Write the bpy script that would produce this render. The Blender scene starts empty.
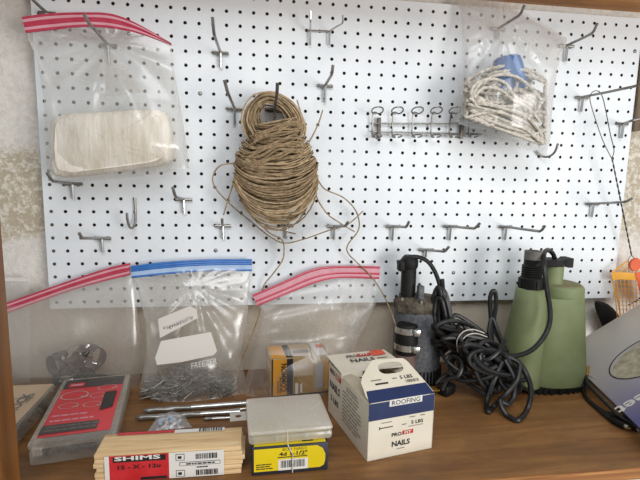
import bpy, math, random
from mathutils import Vector, Matrix, noise
R = random.Random(7)
PI = math.pi
SC = bpy.context.scene
COL = SC.collection
V = Vector

# ------------------------------------------------------------------ camera
CAM = V((-0.2161, -0.94625, 0.42102))
YAW, PITCH, ROLL, FPX = 0.142875, -0.140859, 0.019749, 465.77
fw = V((math.sin(YAW)*math.cos(PITCH), math.cos(YAW)*math.cos(PITCH), math.sin(PITCH)))
r0 = V((math.cos(YAW), -math.sin(YAW), 0)); u0 = r0.cross(fw)
rt = r0*math.cos(ROLL) + u0*math.sin(ROLL); up = u0*math.cos(ROLL) - r0*math.sin(ROLL)
cam_d = bpy.data.cameras.new('camera'); cam = bpy.data.objects.new('camera', cam_d); COL.objects.link(cam)
cam.matrix_world = Matrix(((rt.x, up.x, -fw.x, CAM.x), (rt.y, up.y, -fw.y, CAM.y), (rt.z, up.z, -fw.z, CAM.z), (0, 0, 0, 1)))
cam_d.sensor_width = 36; cam_d.lens = FPX*36/640; cam_d.clip_start = 0.01
SC.camera = cam

def ray(px, py): return fw + rt*((px-320)/FPX) - up*((py-240)/FPX)
def aty(px, py, Y):
    d = ray(px, py); return CAM + d*((Y-CAM.y)/d.y)
def atz(px, py, Z):
    d = ray(px, py); return CAM + d*((Z-CAM.z)/d.z)
def depth_px(P): return FPX/((V(P)-CAM).dot(fw))      # pixels per metre at P

# ------------------------------------------------------------------ materials
def lin(c): return c/12.92 if c <= .04045 else ((c+.055)/1.055)**2.4
def rgb(h):
    if isinstance(h, str):
        h = [int(h[i:i+2], 16)/255 for i in (0, 2, 4)]
        return (lin(h[0]), lin(h[1]), lin(h[2]), 1)
    return (*h, 1)
def node(nt, kind, **kw):
    n = nt.nodes.new(kind)
    for k, v in kw.items():
        if k in n.inputs: n.inputs[k].default_value = v
        else: setattr(n, k, v)
    return n
MATS = {}
def mat(name, col, col2=None, rough=.5, metal=0, scale=40, stretch=(1, 1, 1), lo=.35, hi=.65, bump=0, bscale=None, spec=.5, trans=0, coat=0, detail=4):
    if name in MATS: return MATS[name]
    m = bpy.data.materials.new(name); m.use_nodes = True; nt = m.node_tree
    b = nt.nodes['Principled BSDF']; L = nt.links.new
    b.inputs['Roughness'].default_value = rough; b.inputs['Metallic'].default_value = metal
    b.inputs['Specular IOR Level'].default_value = spec
    b.inputs['Transmission Weight'].default_value = trans
    b.inputs['Coat Weight'].default_value = coat
    tc = node(nt, 'ShaderNodeTexCoord'); mp = node(nt, 'ShaderNodeMapping', Scale=stretch); L(tc.outputs['Object'], mp.inputs[0])
    if col2:
        n = node(nt, 'ShaderNodeTexNoise', Scale=scale, Detail=detail, Roughness=.6); L(mp.outputs[0], n.inputs['Vector'])
        r = node(nt, 'ShaderNodeValToRGB'); r.color_ramp.elements[0].position = lo; r.color_ramp.elements[1].position = hi
        r.color_ramp.elements[0].color = rgb(col); r.color_ramp.elements[1].color = rgb(col2)
        L(n.outputs['Fac'], r.inputs[0]); L(r.outputs[0], b.inputs['Base Color'])
    else: b.inputs['Base Color'].default_value = rgb(col)
    if bump:
        n2 = node(nt, 'ShaderNodeTexNoise', Scale=bscale or scale, Detail=5); L(mp.outputs[0], n2.inputs['Vector'])
        bp = node(nt, 'ShaderNodeBump', Strength=bump, Distance=.003); L(n2.outputs['Fac'], bp.inputs['Height']); L(bp.outputs[0], b.inputs['Normal'])
    MATS[name] = m; return m

def film(name, haze=.13, tint='ffffff', scale=14, streak=.35, rough=.27):
    """thin clear plastic: mostly see-through, with gloss and milky creases"""
    m = bpy.data.materials.new(name); m.use_nodes = True; nt = m.node_tree; L = nt.links.new
    nt.nodes.remove(nt.nodes['Principled BSDF']); out = nt.nodes['Material Output']
    tc = node(nt, 'ShaderNodeTexCoord'); mp = node(nt, 'ShaderNodeMapping', Scale=(1, 1, .55)); L(tc.outputs['Object'], mp.inputs[0])
    n = node(nt, 'ShaderNodeTexNoise', Scale=scale, Detail=3, Roughness=.55, Distortion=1.6); L(mp.outputs[0], n.inputs['Vector'])
    # ridges: creases where the noise crosses its middle
    a = node(nt, 'ShaderNodeMath', operation='SUBTRACT'); L(n.outputs['Fac'], a.inputs[0]); a.inputs[1].default_value = .5
    a2 = node(nt, 'ShaderNodeMath', operation='ABSOLUTE'); L(a.outputs[0], a2.inputs[0])
    mr = node(nt, 'ShaderNodeMapRange'); L(a2.outputs[0], mr.inputs[0])
    mr.inputs['From Min'].default_value = 0; mr.inputs['From Max'].default_value = .011
    mr.inputs['To Min'].default_value = streak; mr.inputs['To Max'].default_value = haze
    lw = node(nt, 'ShaderNodeLayerWeight', Blend=.25)
    ad = node(nt, 'ShaderNodeMath', operation='MULTIPLY_ADD'); L(lw.outputs['Facing'], ad.inputs[0]); ad.inputs[1].default_value = .45; L(mr.outputs[0], ad.inputs[2])
    ad.use_clamp = True
    bp = node(nt, 'ShaderNodeBump', Strength=.4, Distance=.006); L(n.outputs['Fac'], bp.inputs['Height'])
    tr = node(nt, 'ShaderNodeBsdfTransparent', Color=(.97, .97, .965, 1))
    df = node(nt, 'ShaderNodeBsdfDiffuse', Color=rgb(tint)); tl = node(nt, 'ShaderNodeBsdfTranslucent', Color=rgb(tint))
    gl = node(nt, 'ShaderNodeBsdfGlossy', Color=(1, 1, 1, 1), Roughness=rough)
    for x in (df, tl, gl): L(bp.outputs[0], x.inputs['Normal'])
    m1 = node(nt, 'ShaderNodeMixShader', Fac=.4); L(df.outputs[0], m1.inputs[1]); L(tl.outputs[0], m1.inputs[2])
    m2 = node(nt, 'ShaderNodeMixShader', Fac=.35); L(m1.outputs[0], m2.inputs[1]); L(gl.outputs[0], m2.inputs[2])
    m3 = node(nt, 'ShaderNodeMixShader'); L(ad.outputs[0], m3.inputs[0]); L(tr.outputs[0], m3.inputs[1]); L(m2.outputs[0], m3.inputs[2])
    L(m3.outputs[0], out.inputs['Surface'])
    return m

def wood(name, c1, c2, c3, stretch=(1.2, 14, 14), rough=.6, sc=3.0, dirt=None):
    m = bpy.data.materials.new(name); m.use_nodes = True; nt = m.node_tree; L = nt.links.new
    b = nt.nodes['Principled BSDF']; b.inputs['Roughness'].default_value = rough
    tc = node(nt, 'ShaderNodeTexCoord'); mp = node(nt, 'ShaderNodeMapping', Scale=stretch); L(tc.outputs['Object'], mp.inputs[0])
    n = node(nt, 'ShaderNodeTexNoise', Scale=sc, Detail=7, Roughness=.65, Distortion=.8); L(mp.outputs[0], n.inputs['Vector'])
    r = node(nt, 'ShaderNodeValToRGB'); e = r.color_ramp.elements
    e[0].position = .3; e[0].color = rgb(c1); e[1].position = .72; e[1].color = rgb(c3)
    k = e.new(.5); k.color = rgb(c2)
    L(n.outputs['Fac'], r.inputs[0]); last = r.outputs[0]
    if dirt:
        n2 = node(nt, 'ShaderNodeTexNoise', Scale=9, Detail=5, Roughness=.7); L(tc.outputs['Object'], n2.inputs['Vector'])
        r2 = node(nt, 'ShaderNodeValToRGB'); r2.color_ramp.elements[0].position = .42; r2.color_ramp.elements[1].position = .7
        r2.color_ramp.elements[0].color = (0, 0, 0, 1); r2.color_ramp.elements[1].color = (.6, .6, .6, 1); L(n2.outputs['Fac'], r2.inputs[0])
        mx = node(nt, 'ShaderNodeMix', data_type='RGBA'); L(r2.outputs[0], mx.inputs[0]); L(last, mx.inputs[6]); mx.inputs[7].default_value = rgb(dirt); last = mx.outputs[2]
    L(last, b.inputs['Base Color'])
    bp = node(nt, 'ShaderNodeBump', Strength=.15, Distance=.002); L(n.outputs['Fac'], bp.inputs['Height']); L(bp.outputs[0], b.inputs['Normal'])
    MATS[name] = m; return m

# ------------------------------------------------------------------ mesh builder
class MB:
    def __init__(s): s.v = []; s.f = []; s.m = []; s.mats = []
    def mi(s, m):
        if m not in s.mats: s.mats.append(m)
        return s.mats.index(m)
    def add(s, vs, fs, m, M=None):
        o = len(s.v); k = s.mi(m)
        s.v += [(M @ V(p)) if M else V(p) for p in vs]
        s.f += [tuple(i+o for i in f) for f in fs]; s.m += [k]*len(fs); return s
    def quad(s, a, b, c, d, m): return s.add([a, b, c, d], [(0, 1, 2, 3)], m)
    def box(s, lo, hi, m, M=None, bev=0):
        (x0, y0, z0), (x1, y1, z1) = lo, hi
        if bev <= 0:
            vs = [(x, y, z) for z in (z0, z1) for y in (y0, y1) for x in (x0, x1)]
            return s.add(vs, [(0, 2, 3, 1), (4, 5, 7, 6), (0, 1, 5, 4), (2, 6, 7, 3), (0, 4, 6, 2), (1, 3, 7, 5)], m, M)
        b = bev; rings = []
        for z, i in ((z0, b), (z0+b*.3, b*.3), (z0+b, 0), (z1-b, 0), (z1-b*.3, b*.3), (z1, b)):
            ring = []
            X0, X1, Y0, Y1 = x0+i, x1-i, y0+i, y1-i
            for cx, cy, a0 in ((X1-b, Y1-b, 0), (X0+b, Y1-b, 90), (X0+b, Y0+b, 180), (X1-b, Y0+b, 270)):
                for q in range(4):
                    a = math.radians(a0+q*30); ring.append((cx+b*math.cos(a), cy+b*math.sin(a), z))
            rings.append(ring)
        return s.loft(rings, m, M=M)
    def loft(s, rings, m, cap=True, closed=False, M=None):
        n = len(rings[0]); vs = [p for r in rings for p in r]; fs = []
        K = len(rings)
        for i in range(K if closed else K-1):
            for j in range(n):
                a, b2 = i*n+j, i*n+(j+1) % n; c = ((i+1) % K)*n
                fs.append((a, b2, c+(j+1) % n, c+j))
        if cap and not closed: fs += [tuple(reversed(range(n))), tuple(range((K-1)*n, K*n))]
        return s.add(vs, fs, m, M)
    def lathe(s, prof, m, c=(0, 0, 0), n=24, M=None, sx=1, sy=1):
        rings = [[(c[0]+sx*r*math.cos(2*PI*k/n), c[1]+sy*r*math.sin(2*PI*k/n), c[2]+z) for k in range(n)] for r, z in prof]
        return s.loft(rings, m, M=M)
    def tube(s, pts, r, m, n=8, closed=False, twist=0, amp=0, step=None):
        pts = [V(p) for p in pts]
        N = len(pts); rings = []; T0 = None; nrm = None; ln = 0
        for i, p in enumerate(pts):
            if closed: t = pts[(i+1) % N]-pts[i-1]
            else: t = pts[min(i+1, N-1)]-pts[max(i-1, 0)]
            t = t.normalized() if t.length > 1e-9 else V((0, 0, 1))
            if nrm is None:
                nrm = t.orthogonal().normalized()
            else:
                nrm = (nrm - t*nrm.dot(t)); nrm = nrm.normalized() if nrm.length > 1e-6 else t.orthogonal().normalized()
                ln += (p-pts[i-1]).length
            bi = t.cross(nrm); rr = r(i/(N-1)) if callable(r) else r
            ring = []
            for k in range(n):
                a = 2*PI*k/n; q = rr*(1+amp*math.cos(2*a+twist*ln)) if amp else rr
                ring.append(p+nrm*(q*math.cos(a))+bi*(q*math.sin(a)))
            rings.append(ring)
        return s.loft(rings, m, closed=closed)
    def text(s, t, o, ux, uy, w, h, m, bold=0, lift=.0006):
        """flat lettering centred on o; w x h is its size; ux, uy unit directions"""
        vs, fs = glyphs(t, bold)
        ux = V(ux).normalized(); uy = V(uy).normalized(); nn = ux.cross(uy)
        return s.add([V(o)+ux*(x*w)+uy*(y*h)+nn*lift for x, y in vs], fs, m)
    def rect(s, o, ux, uy, w, h, m, lift=.0003):
        ux = V(ux).normalized(); uy = V(uy).normalized(); nn = ux.cross(uy)*lift; o = V(o)+nn
        return s.quad(o-ux*w/2-uy*h/2, o+ux*w/2-uy*h/2, o+ux*w/2+uy*h/2, o-ux*w/2+uy*h/2, m)
    def build(s, name, parent=None, smooth=True, origin=None, angle=40):
        me = bpy.data.meshes.new(name)
        inv = None
        if parent is not None: inv = ROOT[parent.name].inverted()
        elif origin is not None: inv = Matrix.Translation(-V(origin))
        me.from_pydata([tuple(inv @ p) if inv else tuple(p) for p in s.v], [], s.f)
        for m in s.mats: me.materials.append(m)
        me.polygons.foreach_set('material_index', s.m)
        if smooth:
            me.polygons.foreach_set('use_smooth', [True]*len(s.f)); me.set_sharp_from_angle(angle=math.radians(angle))
        me.update()
        o = bpy.data.objects.new(name, me); COL.objects.link(o)
        if parent is not None: o.parent = parent; ROOT[o.name] = ROOT[parent.name]
        else:
            o.location = V(origin) if origin is not None else V((0, 0, 0)); ROOT[o.name] = Matrix.Translation(o.location)
        return o
ROOT = {}
GL = {}
def glyphs(t, bold):
    if (t, bold) in GL: return GL[(t, bold)]
    c = bpy.data.curves.new('lettering', 'FONT'); c.body = t; c.resolution_u = 2; c.offset = bold
    o = bpy.data.objects.new('lettering', c); COL.objects.link(o)
    dg = bpy.context.evaluated_depsgraph_get(); me = o.evaluated_get(dg).to_mesh()
    vs = [(v.co.x, v.co.y) for v in me.vertices]; fs = [tuple(p.vertices) for p in me.polygons]
    o.evaluated_get(dg).to_mesh_clear(); bpy.data.objects.remove(o); bpy.data.curves.remove(c)
    x0, x1 = min(v[0] for v in vs), max(v[0] for v in vs); y0, y1 = min(v[1] for v in vs), max(v[1] for v in vs)
    vs = [((x-(x0+x1)/2)/(x1-x0), (y-(y0+y1)/2)/(y1-y0)) for x, y in vs]
    GL[(t, bold)] = (vs, fs); return vs, fs

def tag(o, label, cat, group=None, kind=None):
    if label: o['label'] = label
    if cat: o['category'] = cat
    if group: o['group'] = group
    if kind: o['kind'] = kind
    return o
def thing(name, label, cat, loc, group=None, rz=0):
    o = bpy.data.objects.new(name, None); COL.objects.link(o); o.empty_display_size = .02
    o.location = V(loc); o.rotation_euler = (0, 0, rz); ROOT[o.name] = Matrix.Translation(V(loc)) @ Matrix.Rotation(rz, 4, 'Z')
    return tag(o, label, cat, group)
def spline(pts, n=8, closed=False):
    pts = [V(p) for p in pts]; out = []; N = len(pts)
    g = (lambda i: pts[i % N]) if closed else (lambda i: pts[max(0, min(N-1, i))])
    for i in range(N if closed else N-1):
        a, b, c, d = g(i-1), g(i), g(i+1), g(i+2)
        for k in range(n):
            t = k/n; t2, t3 = t*t, t*t*t
            out.append(.5*((2*b)+(c-a)*t+(2*a-5*b+4*c-d)*t2+(3*b-a-3*c+d)*t3))
    if not closed: out.append(pts[-1])
    return out
def barcode(mb, o, ux, uy, w, h, m, n=22, seed=1):
    q = random.Random(seed); x = -w/2
    while x < w/2-.001:
        bw = w/n*q.choice((.5, .5, .9, 1.4)); mb.rect(V(o)+V(ux).normalized()*(x+bw/2), ux, uy, bw, h, m, .0007); x += bw+w/n*q.choice((.5, .5, .9))
    return mb
def smalltext(mb, o, ux, uy, w, rows, pitch, hh, m, seed=3, words=6):
    """rows of tiny print too small to read: short dashes word by word"""
    q = random.Random(seed); ux = V(ux).normalized(); uy = V(uy).normalized()
    for r in range(rows):
        x = -w/2; end = w/2*q.uniform(.4, 1)
        while x < end:
            ww = w/words*q.uniform(.4, 1.1); mb.rect(V(o)+ux*(x+ww/2)-uy*(r*pitch), ux, uy, ww, hh, m, .0006); x += ww+w*.03

# palette ------------------------------------------------------------
m_board = mat('white_hardboard', 'dfe4e8', 'e8ecef', rough=.38, scale=8, spec=.4)
m_boardback = mat('raw_hardboard', '5a4232', '6b4e3a', rough=.8, scale=30)
m_zinc = mat('zinc_plated_steel', '7d7b77', 'a09d98', rough=.4, metal=.8, scale=60)
m_dullsteel = mat('dull_steel', '57524c', '77716a', rough=.42, metal=.8, scale=80)
m_chrome = mat('bright_steel', 'b9b9b7', 'd0d0ce', rough=.25, metal=.9, scale=50)
m_twine = mat('brown_twine', '7d6a4d', 'a88f70', rough=.85, scale=120)
m_twine2 = mat('dark_twine', '5f4f39', '8a7455', rough=.85, scale=120)  # darker strand tone, mixed in at random
m_twine3 = mat('pale_twine', '9c8664', 'bfa887', rough=.85, scale=120)
m_rope = mat('white_cotton_rope', 'b4aca0', 'dcd5c9', rough=.9, scale=160, bump=.5, bscale=700)
m_blue = mat('blue_plastic', '2c5a94', '356aa8', rough=.45, scale=20)
m_cord = mat('black_rubber_cord', '121212', '242424', rough=.42, scale=120, spec=.45)
m_black = mat('black_plastic', '0c0c0c', '191815', rough=.6, scale=40, spec=.3)
m_green = mat('olive_green_plastic', '717b50', '7e8761', rough=.6, scale=16, bump=.06, bscale=60)
m_dust = mat('dusty_ledge', '8a8060', '747753', rough=.9, scale=60)
m_pumpgrey = mat('grey_cast_housing', '48494c', '626468', rough=.6, scale=160, bump=.25, bscale=260, metal=.1)
m_rust = mat('dusty_rust_brown', '332e27', '6a604f', rough=.9, scale=70, bump=.4)
m_hose = mat('faded_pink_hose', '5a4640', '6a564e', rough=.7, scale=30)
m_white = mat('white_carton', 'd3cab6', 'ddd5c4', rough=.6, scale=12)
m_kraft = mat('inside_grey_card', 'b3a891', 'bfb49e', rough=.85, scale=40)
m_navy = mat('navy_print', '13244d', '182b58', rough=.5, scale=30)
m_ink = mat('black_ink', '1c1a19', rough=.6)
m_inkgrey = mat('grey_ink', '6f6a64', rough=.6)
m_redprint = mat('red_print', 'b5242a', 'c22c31', rough=.4, scale=20)
m_orange = mat('orange_sticker', 'd9573c', 'cf4c35', rough=.5, scale=60)
m_paper = mat('white_label', 'd9d6d0', rough=.55)
m_yellow = mat('yellow_label', 'e0c716', 'd8be14', rough=.4, scale=15)
m_navybox = mat('dark_navy_carton', '23252f', '2c2f3b', rough=.5, scale=20)
m_silver = mat('silver_edge_print', 'a9a9ad', rough=.4)
m_cream = mat('cream_pad', 'd6cbb9', 'f3ede3', rough=.9, scale=16, stretch=(5, 1, 1.2), bump=.7, bscale=40, lo=.3, hi=.7)
m_creamcard = mat('cream_card', 'b69f83', 'c2ac90', rough=.7, scale=20)
m_redseal = mat('red_zip_ridge', 'b5384f', 'c44a60', rough=.3, scale=30)
m_pinkseal = mat('pale_pink_zip', 'cf909c', 'd8a3ad', rough=.3, scale=30)
m_blueseal = mat('blue_zip_ridge', '2e67b0', '3c78c0', rough=.3, scale=30)
m_paleblue = mat('pale_blue_zip', '9fb9dc', 'b7cbe4', rough=.3, scale=30)
m_gold = mat('brass', 'b08d46', rough=.3, metal=.9)
m_amber = mat('amber_orange_print', 'cf8d23', 'd99a30', rough=.45, scale=20)
m_tan = mat('tan_print', 'a58a5c', 'b89d70', rough=.5, scale=20)
m_swyel = mat('yellow_plastic', 'dd9a22', 'e3a432', rough=.45, scale=20)
m_swor = mat('orange_plastic', 'd2562a', 'dc6032', rough=.45, scale=20)
m_nail = mat('galvanised_nails', '77756f', 'a19f99', rough=.4, metal=.6, scale=90)
m_stainless = mat('clamp_steel', '4c4946', '74706b', rough=.38, metal=.85, scale=40)
f_bag = film('clear_bag_film', .15, 'f4f3f1', 8, .34)
f_bagA = film('crinkled_bag_film', .15, 'f2efea', 9, .36)
f_bagB = film('slack_bag_film', .26, 'e8e1d7', 7, .36)
f_bagC = film('soft_bag_film', .13, 'e6e2de', 5, .3)
f_case = film('frosted_case_plastic', .36, 'f1ecdd', 9, .42, .35)
f_case2 = film('clear_case_plastic', .22, 'f1ece0', 9, .3, .25)
m_shim = wood('pale_shim_wood', 'b8946a', 'd8b98a', 'e6cda4', stretch=(2, 30, 60), rough=.7, sc=4)
m_bench = wood('worn_plywood', '593b21', '83592f', 'a27543', stretch=(1.1, 9, 9), rough=.55, sc=3.2, dirt='63492d')
m_ply = wood('plywood_edge', '7a4c26', 'a06a38', 'c08a52', stretch=(1.5, 20, 160), rough=.7, sc=2)
m_post = wood('varnished_post', '5f3b19', '784c21', '885829', stretch=(14, 14, 1.2), rough=.4, sc=3)
m_shelf = wood('orange_shelf_wood', '8c5820', 'b87a38', 'cc9048', stretch=(1.2, 14, 14), rough=.45, sc=3)

# ------------------------------------------------------------------ setting
def wall_material():
    m = bpy.data.materials.new('popcorn_plaster'); m.use_nodes = True; nt = m.node_tree; L = nt.links.new
    b = nt.nodes['Principled BSDF']; b.inputs['Roughness'].default_value = .9
    tc = node(nt, 'ShaderNodeTexCoord')
    n = node(nt, 'ShaderNodeTexNoise', Scale=115, Detail=3, Roughness=.7); L(tc.outputs['Object'], n.inputs['Vector'])
    big = node(nt, 'ShaderNodeTexNoise', Scale=7, Detail=3); L(tc.outputs['Object'], big.inputs['Vector'])
    r = node(nt, 'ShaderNodeValToRGB'); e = r.color_ramp.elements       # bare textured plaster: tan with cream blobs
    e[0].position = .46; e[0].color = rgb('b3a792'); e[1].position = .6; e[1].color = rgb('d8d2c5'); L(n.outputs['Fac'], r.inputs[0])
    r3 = node(nt, 'ShaderNodeValToRGB'); e = r3.color_ramp.elements      # brushed-over paint
    e[0].position = .35; e[0].color = rgb('cfcac2'); e[1].position = .6; e[1].color = rgb('dedad3'); L(n.outputs['Fac'], r3.inputs[0])
    r4 = node(nt, 'ShaderNodeValToRGB'); e = r4.color_ramp.elements      # smooth beige tone low down, ending towards the right
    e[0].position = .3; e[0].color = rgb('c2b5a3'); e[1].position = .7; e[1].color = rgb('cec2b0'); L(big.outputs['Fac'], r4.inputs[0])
    sx = node(nt, 'ShaderNodeSeparateXYZ'); L(tc.outputs['Object'], sx.inputs[0])
    def band(lo, hi, soft, nz):
        ad = node(nt, 'ShaderNodeMath', operation='MULTIPLY_ADD'); L(big.outputs['Fac'], ad.inputs[0]); ad.inputs[1].default_value = nz; L(sx.outputs['Z'], ad.inputs[2])
        a = node(nt, 'ShaderNodeMapRange'); L(ad.outputs[0], a.inputs[0]); a.inputs['From Min'].default_value = lo; a.inputs['From Max'].default_value = lo+soft
        c = node(nt, 'ShaderNodeMapRange'); L(ad.outputs[0], c.inputs[0]); c.inputs['From Min'].default_value = hi; c.inputs['From Max'].default_value = hi+soft
        s = node(nt, 'ShaderNodeMath', operation='SUBTRACT'); L(a.outputs[0], s.inputs[0]); L(c.outputs[0], s.inputs[1]); return s.outputs[0]
    k1 = band(.305, .47, .02, .06)                                      # bare band beside the board
    gt = node(nt, 'ShaderNodeMath', operation='GREATER_THAN'); L(sx.outputs['X'], gt.inputs[0]); gt.inputs[1].default_value = 0
    k2 = band(.30, .66, .06, .06)
    mxk = node(nt, 'ShaderNodeMix', data_type='FLOAT'); L(gt.outputs[0], mxk.inputs[0]); L(k1, mxk.inputs[2]); L(k2, mxk.inputs[3])
    mx = node(nt, 'ShaderNodeMix', data_type='RGBA'); L(mxk.outputs[0], mx.inputs[0]); L(r3.outputs[0], mx.inputs[6]); L(r.outputs[0], mx.inputs[7])
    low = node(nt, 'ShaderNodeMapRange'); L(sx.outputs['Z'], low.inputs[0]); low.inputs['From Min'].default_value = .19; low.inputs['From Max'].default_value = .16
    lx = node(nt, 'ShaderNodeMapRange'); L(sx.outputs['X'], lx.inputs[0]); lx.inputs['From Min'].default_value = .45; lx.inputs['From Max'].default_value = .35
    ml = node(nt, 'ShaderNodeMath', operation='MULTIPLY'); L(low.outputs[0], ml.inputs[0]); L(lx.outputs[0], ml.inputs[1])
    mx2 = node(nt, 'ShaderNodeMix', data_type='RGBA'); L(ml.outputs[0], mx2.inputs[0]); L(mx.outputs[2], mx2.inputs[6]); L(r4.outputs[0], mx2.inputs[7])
    L(mx2.outputs[2], b.inputs['Base Color'])
    bp = node(nt, 'ShaderNodeBump', Strength=.55, Distance=.004); L(n.outputs['Fac'], bp.inputs['Height']); L(bp.outputs[0], b.inputs['Normal'])
    return m
WALLY = .022
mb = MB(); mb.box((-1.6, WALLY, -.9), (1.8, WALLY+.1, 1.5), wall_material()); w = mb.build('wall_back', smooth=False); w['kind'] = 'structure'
mb = MB(); mb.box((-3, -4, -.92), (3, WALLY, -.9), mat('grey_concrete', '8f8b84', 'a29e97', rough=.9, scale=6)); o = mb.build('floor', smooth=False); o['kind'] = 'structure'
# front post of the cupboard opening and shelf above
px_ = aty(12.3, 478, -.405).x
mb = MB(); mb.box((px_-.09, -.425, -.9), (px_, -.388, 1.2), m_post); o = mb.build('trim_1', smooth=False); o['kind'] = 'structure'
mb = MB(); mb.box((-1.0, -.15, .783), (1.2, WALLY, .803), m_shelf)
o = mb.build('overhead_shelf', smooth=False, origin=(0.1, WALLY, .783)); tag(o, 'orange brown wooden shelf board along the wall above the pegboard', 'shelf')
# wooden strip at the pegboard's right edge
mb = MB(); xb = aty(633.5, 131, -.004).x
mb.box((.6115, -.006, aty(633, 130.5, -.006).z), (.628, WALLY-.0003, .70), mat('grey_brown_wood', '5f5140', '7b6b56', rough=.8, scale=20, stretch=(8, 8, 1)))
o = mb.build('wooden_strip', smooth=False, origin=(.62, WALLY, .6)); tag(o, 'thin weathered brown wooden strip beside the pegboard right edge', 'wood strip')

# workbench top
t = thing('workbench', 'worn brown plywood workbench top under the pegboard', 'workbench', (0, -.18, -.018))
mb = MB(); mb.box((-1.1, -.383, -.0175), (1.3, WALLY-.0005, 0), m_bench); mb.build('tabletop', t, smooth=False)
mb = MB(); mb.box((-1.1, -.3855, -.0178), (1.3, -.3832, -.0004), m_ply); mb.build('edge_strip', t, smooth=False)
mb = MB(); mb.box((-1.1, -.375, -.14), (1.3, -.355, -.0178), mat('white_paint', 'd6d3cc', rough=.6)); o = mb.build('apron', t, smooth=False); o['label'] = 'white painted apron'
for x in (-1.0, 1.2): mb = MB(); mb.box((x-.04, -.35, -.9), (x+.04, -.27, -.14), m_post); mb.build('leg', t, smooth=False)

# pegboard ------------------------------------------------------------
IN = .0254
def pcol(c): return (c-23.5)*IN
def prow(r): return .315-r*IN
t = thing('pegboard', 'white pegboard with a grid of round holes on the wall', 'pegboard', (0, .0025, .15))
mb = MB(); TH = .0048; HR = .0034; h = IN/2; NH = 8
sq = [(h, 0), (h, h), (0, h), (-h, h), (-h, 0), (-h, -h), (0, -h), (h, -h)]
for c in range(48):
    for r in range(-17, 7):
        X, Z = pcol(c), prow(r); vs = []
        up_ = 0.0035 if r == -17 else 0; dn = -.000 if r == 6 else 0
        for y in (0, TH):
            for k in range(8):
                a = k*PI/4; vs.append((X+HR*math.cos(a), y, Z+HR*math.sin(a)))
            for dx, dz in sq: vs.append((X+dx, y, Z+dz+(up_ if dz > 0 else 0)))
        fs = []
        for k in range(8):
            k2 = (k+1) % 8
            fs += [(k, 8+k, 8+k2, k2)]
        mb.add(vs, fs, m_board)
        mb.add(vs, [(k, (k+1) % 8, 16+(k+1) % 8, 16+k) for k in range(8)], m_boardback)
        mb.add(vs, [(16+k, 16+(k+1) % 8, 24+(k+1) % 8, 24+k) for k in range(8)], m_boardback)
x0, x1, z0, z1 = pcol(-.5), pcol(47.5), prow(6.5), prow(-17.5)+.0035
for a, b_ in (((x0, z0), (x1, z0)), ((x1, z0), (x1, z1)), ((x1, z1), (x0, z1)), ((x0, z1), (x0, z0))):
    mb.quad((a[0], 0, a[1]), (a[0], TH, a[1]), (b_[0], TH, b_[1]), (b_[0], 0, b_[1]), m_board)
mb.build('perforated_panel', t, smooth=False)
m_furr = mat('furring_pine', '8d8577', '9a9284', rough=.8, scale=20)
for c in (0, 47):
    mb = MB(); mb.box((pcol(c)-.0125, TH+.0002, z0+.002), (pcol(c)+.0125, WALLY-.0005, z1-.002), m_furr); mb.build('furring_strip', t, smooth=False)
mb = MB(); mb.box((pcol(20.6), TH+.0003, prow(-3.6)), (pcol(23.4), WALLY-.0005, prow(-6.4)), mat('pale_backing', 'b9bbb9', rough=.7)); mb.build('backing_block', t, smooth=False)
m_dark = mat('dark_wall_gap', '191715', rough=.9)
for c, r in ((11, -10), (12, 2), (32, 4), (47, -15)):
    mb = MB(); mb.lathe([(0.0001, .0022), (.002, .002), (.0038, .0008), (.0042, 0)], m_zinc, n=12, M=Matrix.Translation((pcol(c), 0, prow(r))) @ Matrix.Rotation(PI/2, 4, 'X'))
    mb.build('screw', t)

# ------------------------------------------------------------------ pegboard hooks
def hook(label, mount, arm, stem=15, bar=8, wire=.0027, mat_=None, Y0=-.0045, L=None, name='peg_hook', group=True, tip_dy=.006):
    """mount px; arm = pixels of bend and tip(s); arm leaves the board at right angles"""
    m_ = mat_ or m_zinc
    P = aty(*mount, Y0); t = thing(name, label, 'hook', P)
    s = 1/depth_px(P)
    mb = MB(); bx = V((bar*s, 0, 0))
    mb.tube([P-bx, P-bx*.5, P+bx*.5, P+bx], wire*1.15, m_); mb.build('crossbar', t)
    mb = MB(); mb.tube([P+V((0, -.003, .003)), P+V((0, -.002, -stem*s*.5)), P+V((0, -.001, -stem*s))], wire, m_chrome); mb.build('back_stem', t)
    if L is None:
        best = None
        for k in range(16, 260):
            Y = -k*.001; q = aty(*arm[0], Y); e = abs(q.x-P.x)+abs(q.z-P.z)
            if best is None or e < best[0]: best = (e, Y)
        Y = best[1]
    else: Y = -L
    pts = [P+V((0, -.002, .001))]
    Q = aty(*arm[0], Y); pts += [P.lerp(Q, .5), Q]
    for k, a in enumerate(arm[1:]): pts.append(aty(*a, Y-tip_dy*(k+1)))
    sp = [pts[0]]
    for i in range(1, len(pts)-1):
        a, b, c = pts[i-1], pts[i], pts[i+1]; sp += [b.lerp(a, min(.4, .004/max((a-b).length, .001))), b.lerp(c, min(.4, .004/max((c-b).length, .001)))]
    sp.append(pts[-1])
    mb = MB(); mb.tube(sp, wire, m_); mb.build('arm', t)
    return t
hook('steel peg hook at the top left corner above the white zip bag', (47, 13), [(36, 3), (31, -2)], 15)
hook('steel peg hook piercing the red zip bag of cream pads', (108.5, 45.5), [(88, 22), (84, 14)], 17)
hook('long steel peg hook standing tall between the cream pad bag and the wide double hook', (220.5, 53), [(214, 34), (212.5, 17)], 14, 8)
hook('steel peg hook just left of the top loop of the brown twine', (234.5, 108.5), [(227.5, 92), (224.5, 80)], 16, 8)
hook('steel peg hook carrying the brown twine hank', (274.5, 111), [(277, 93), (277.5, 83)], 10, 8, mat_=m_dullsteel)
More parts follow.
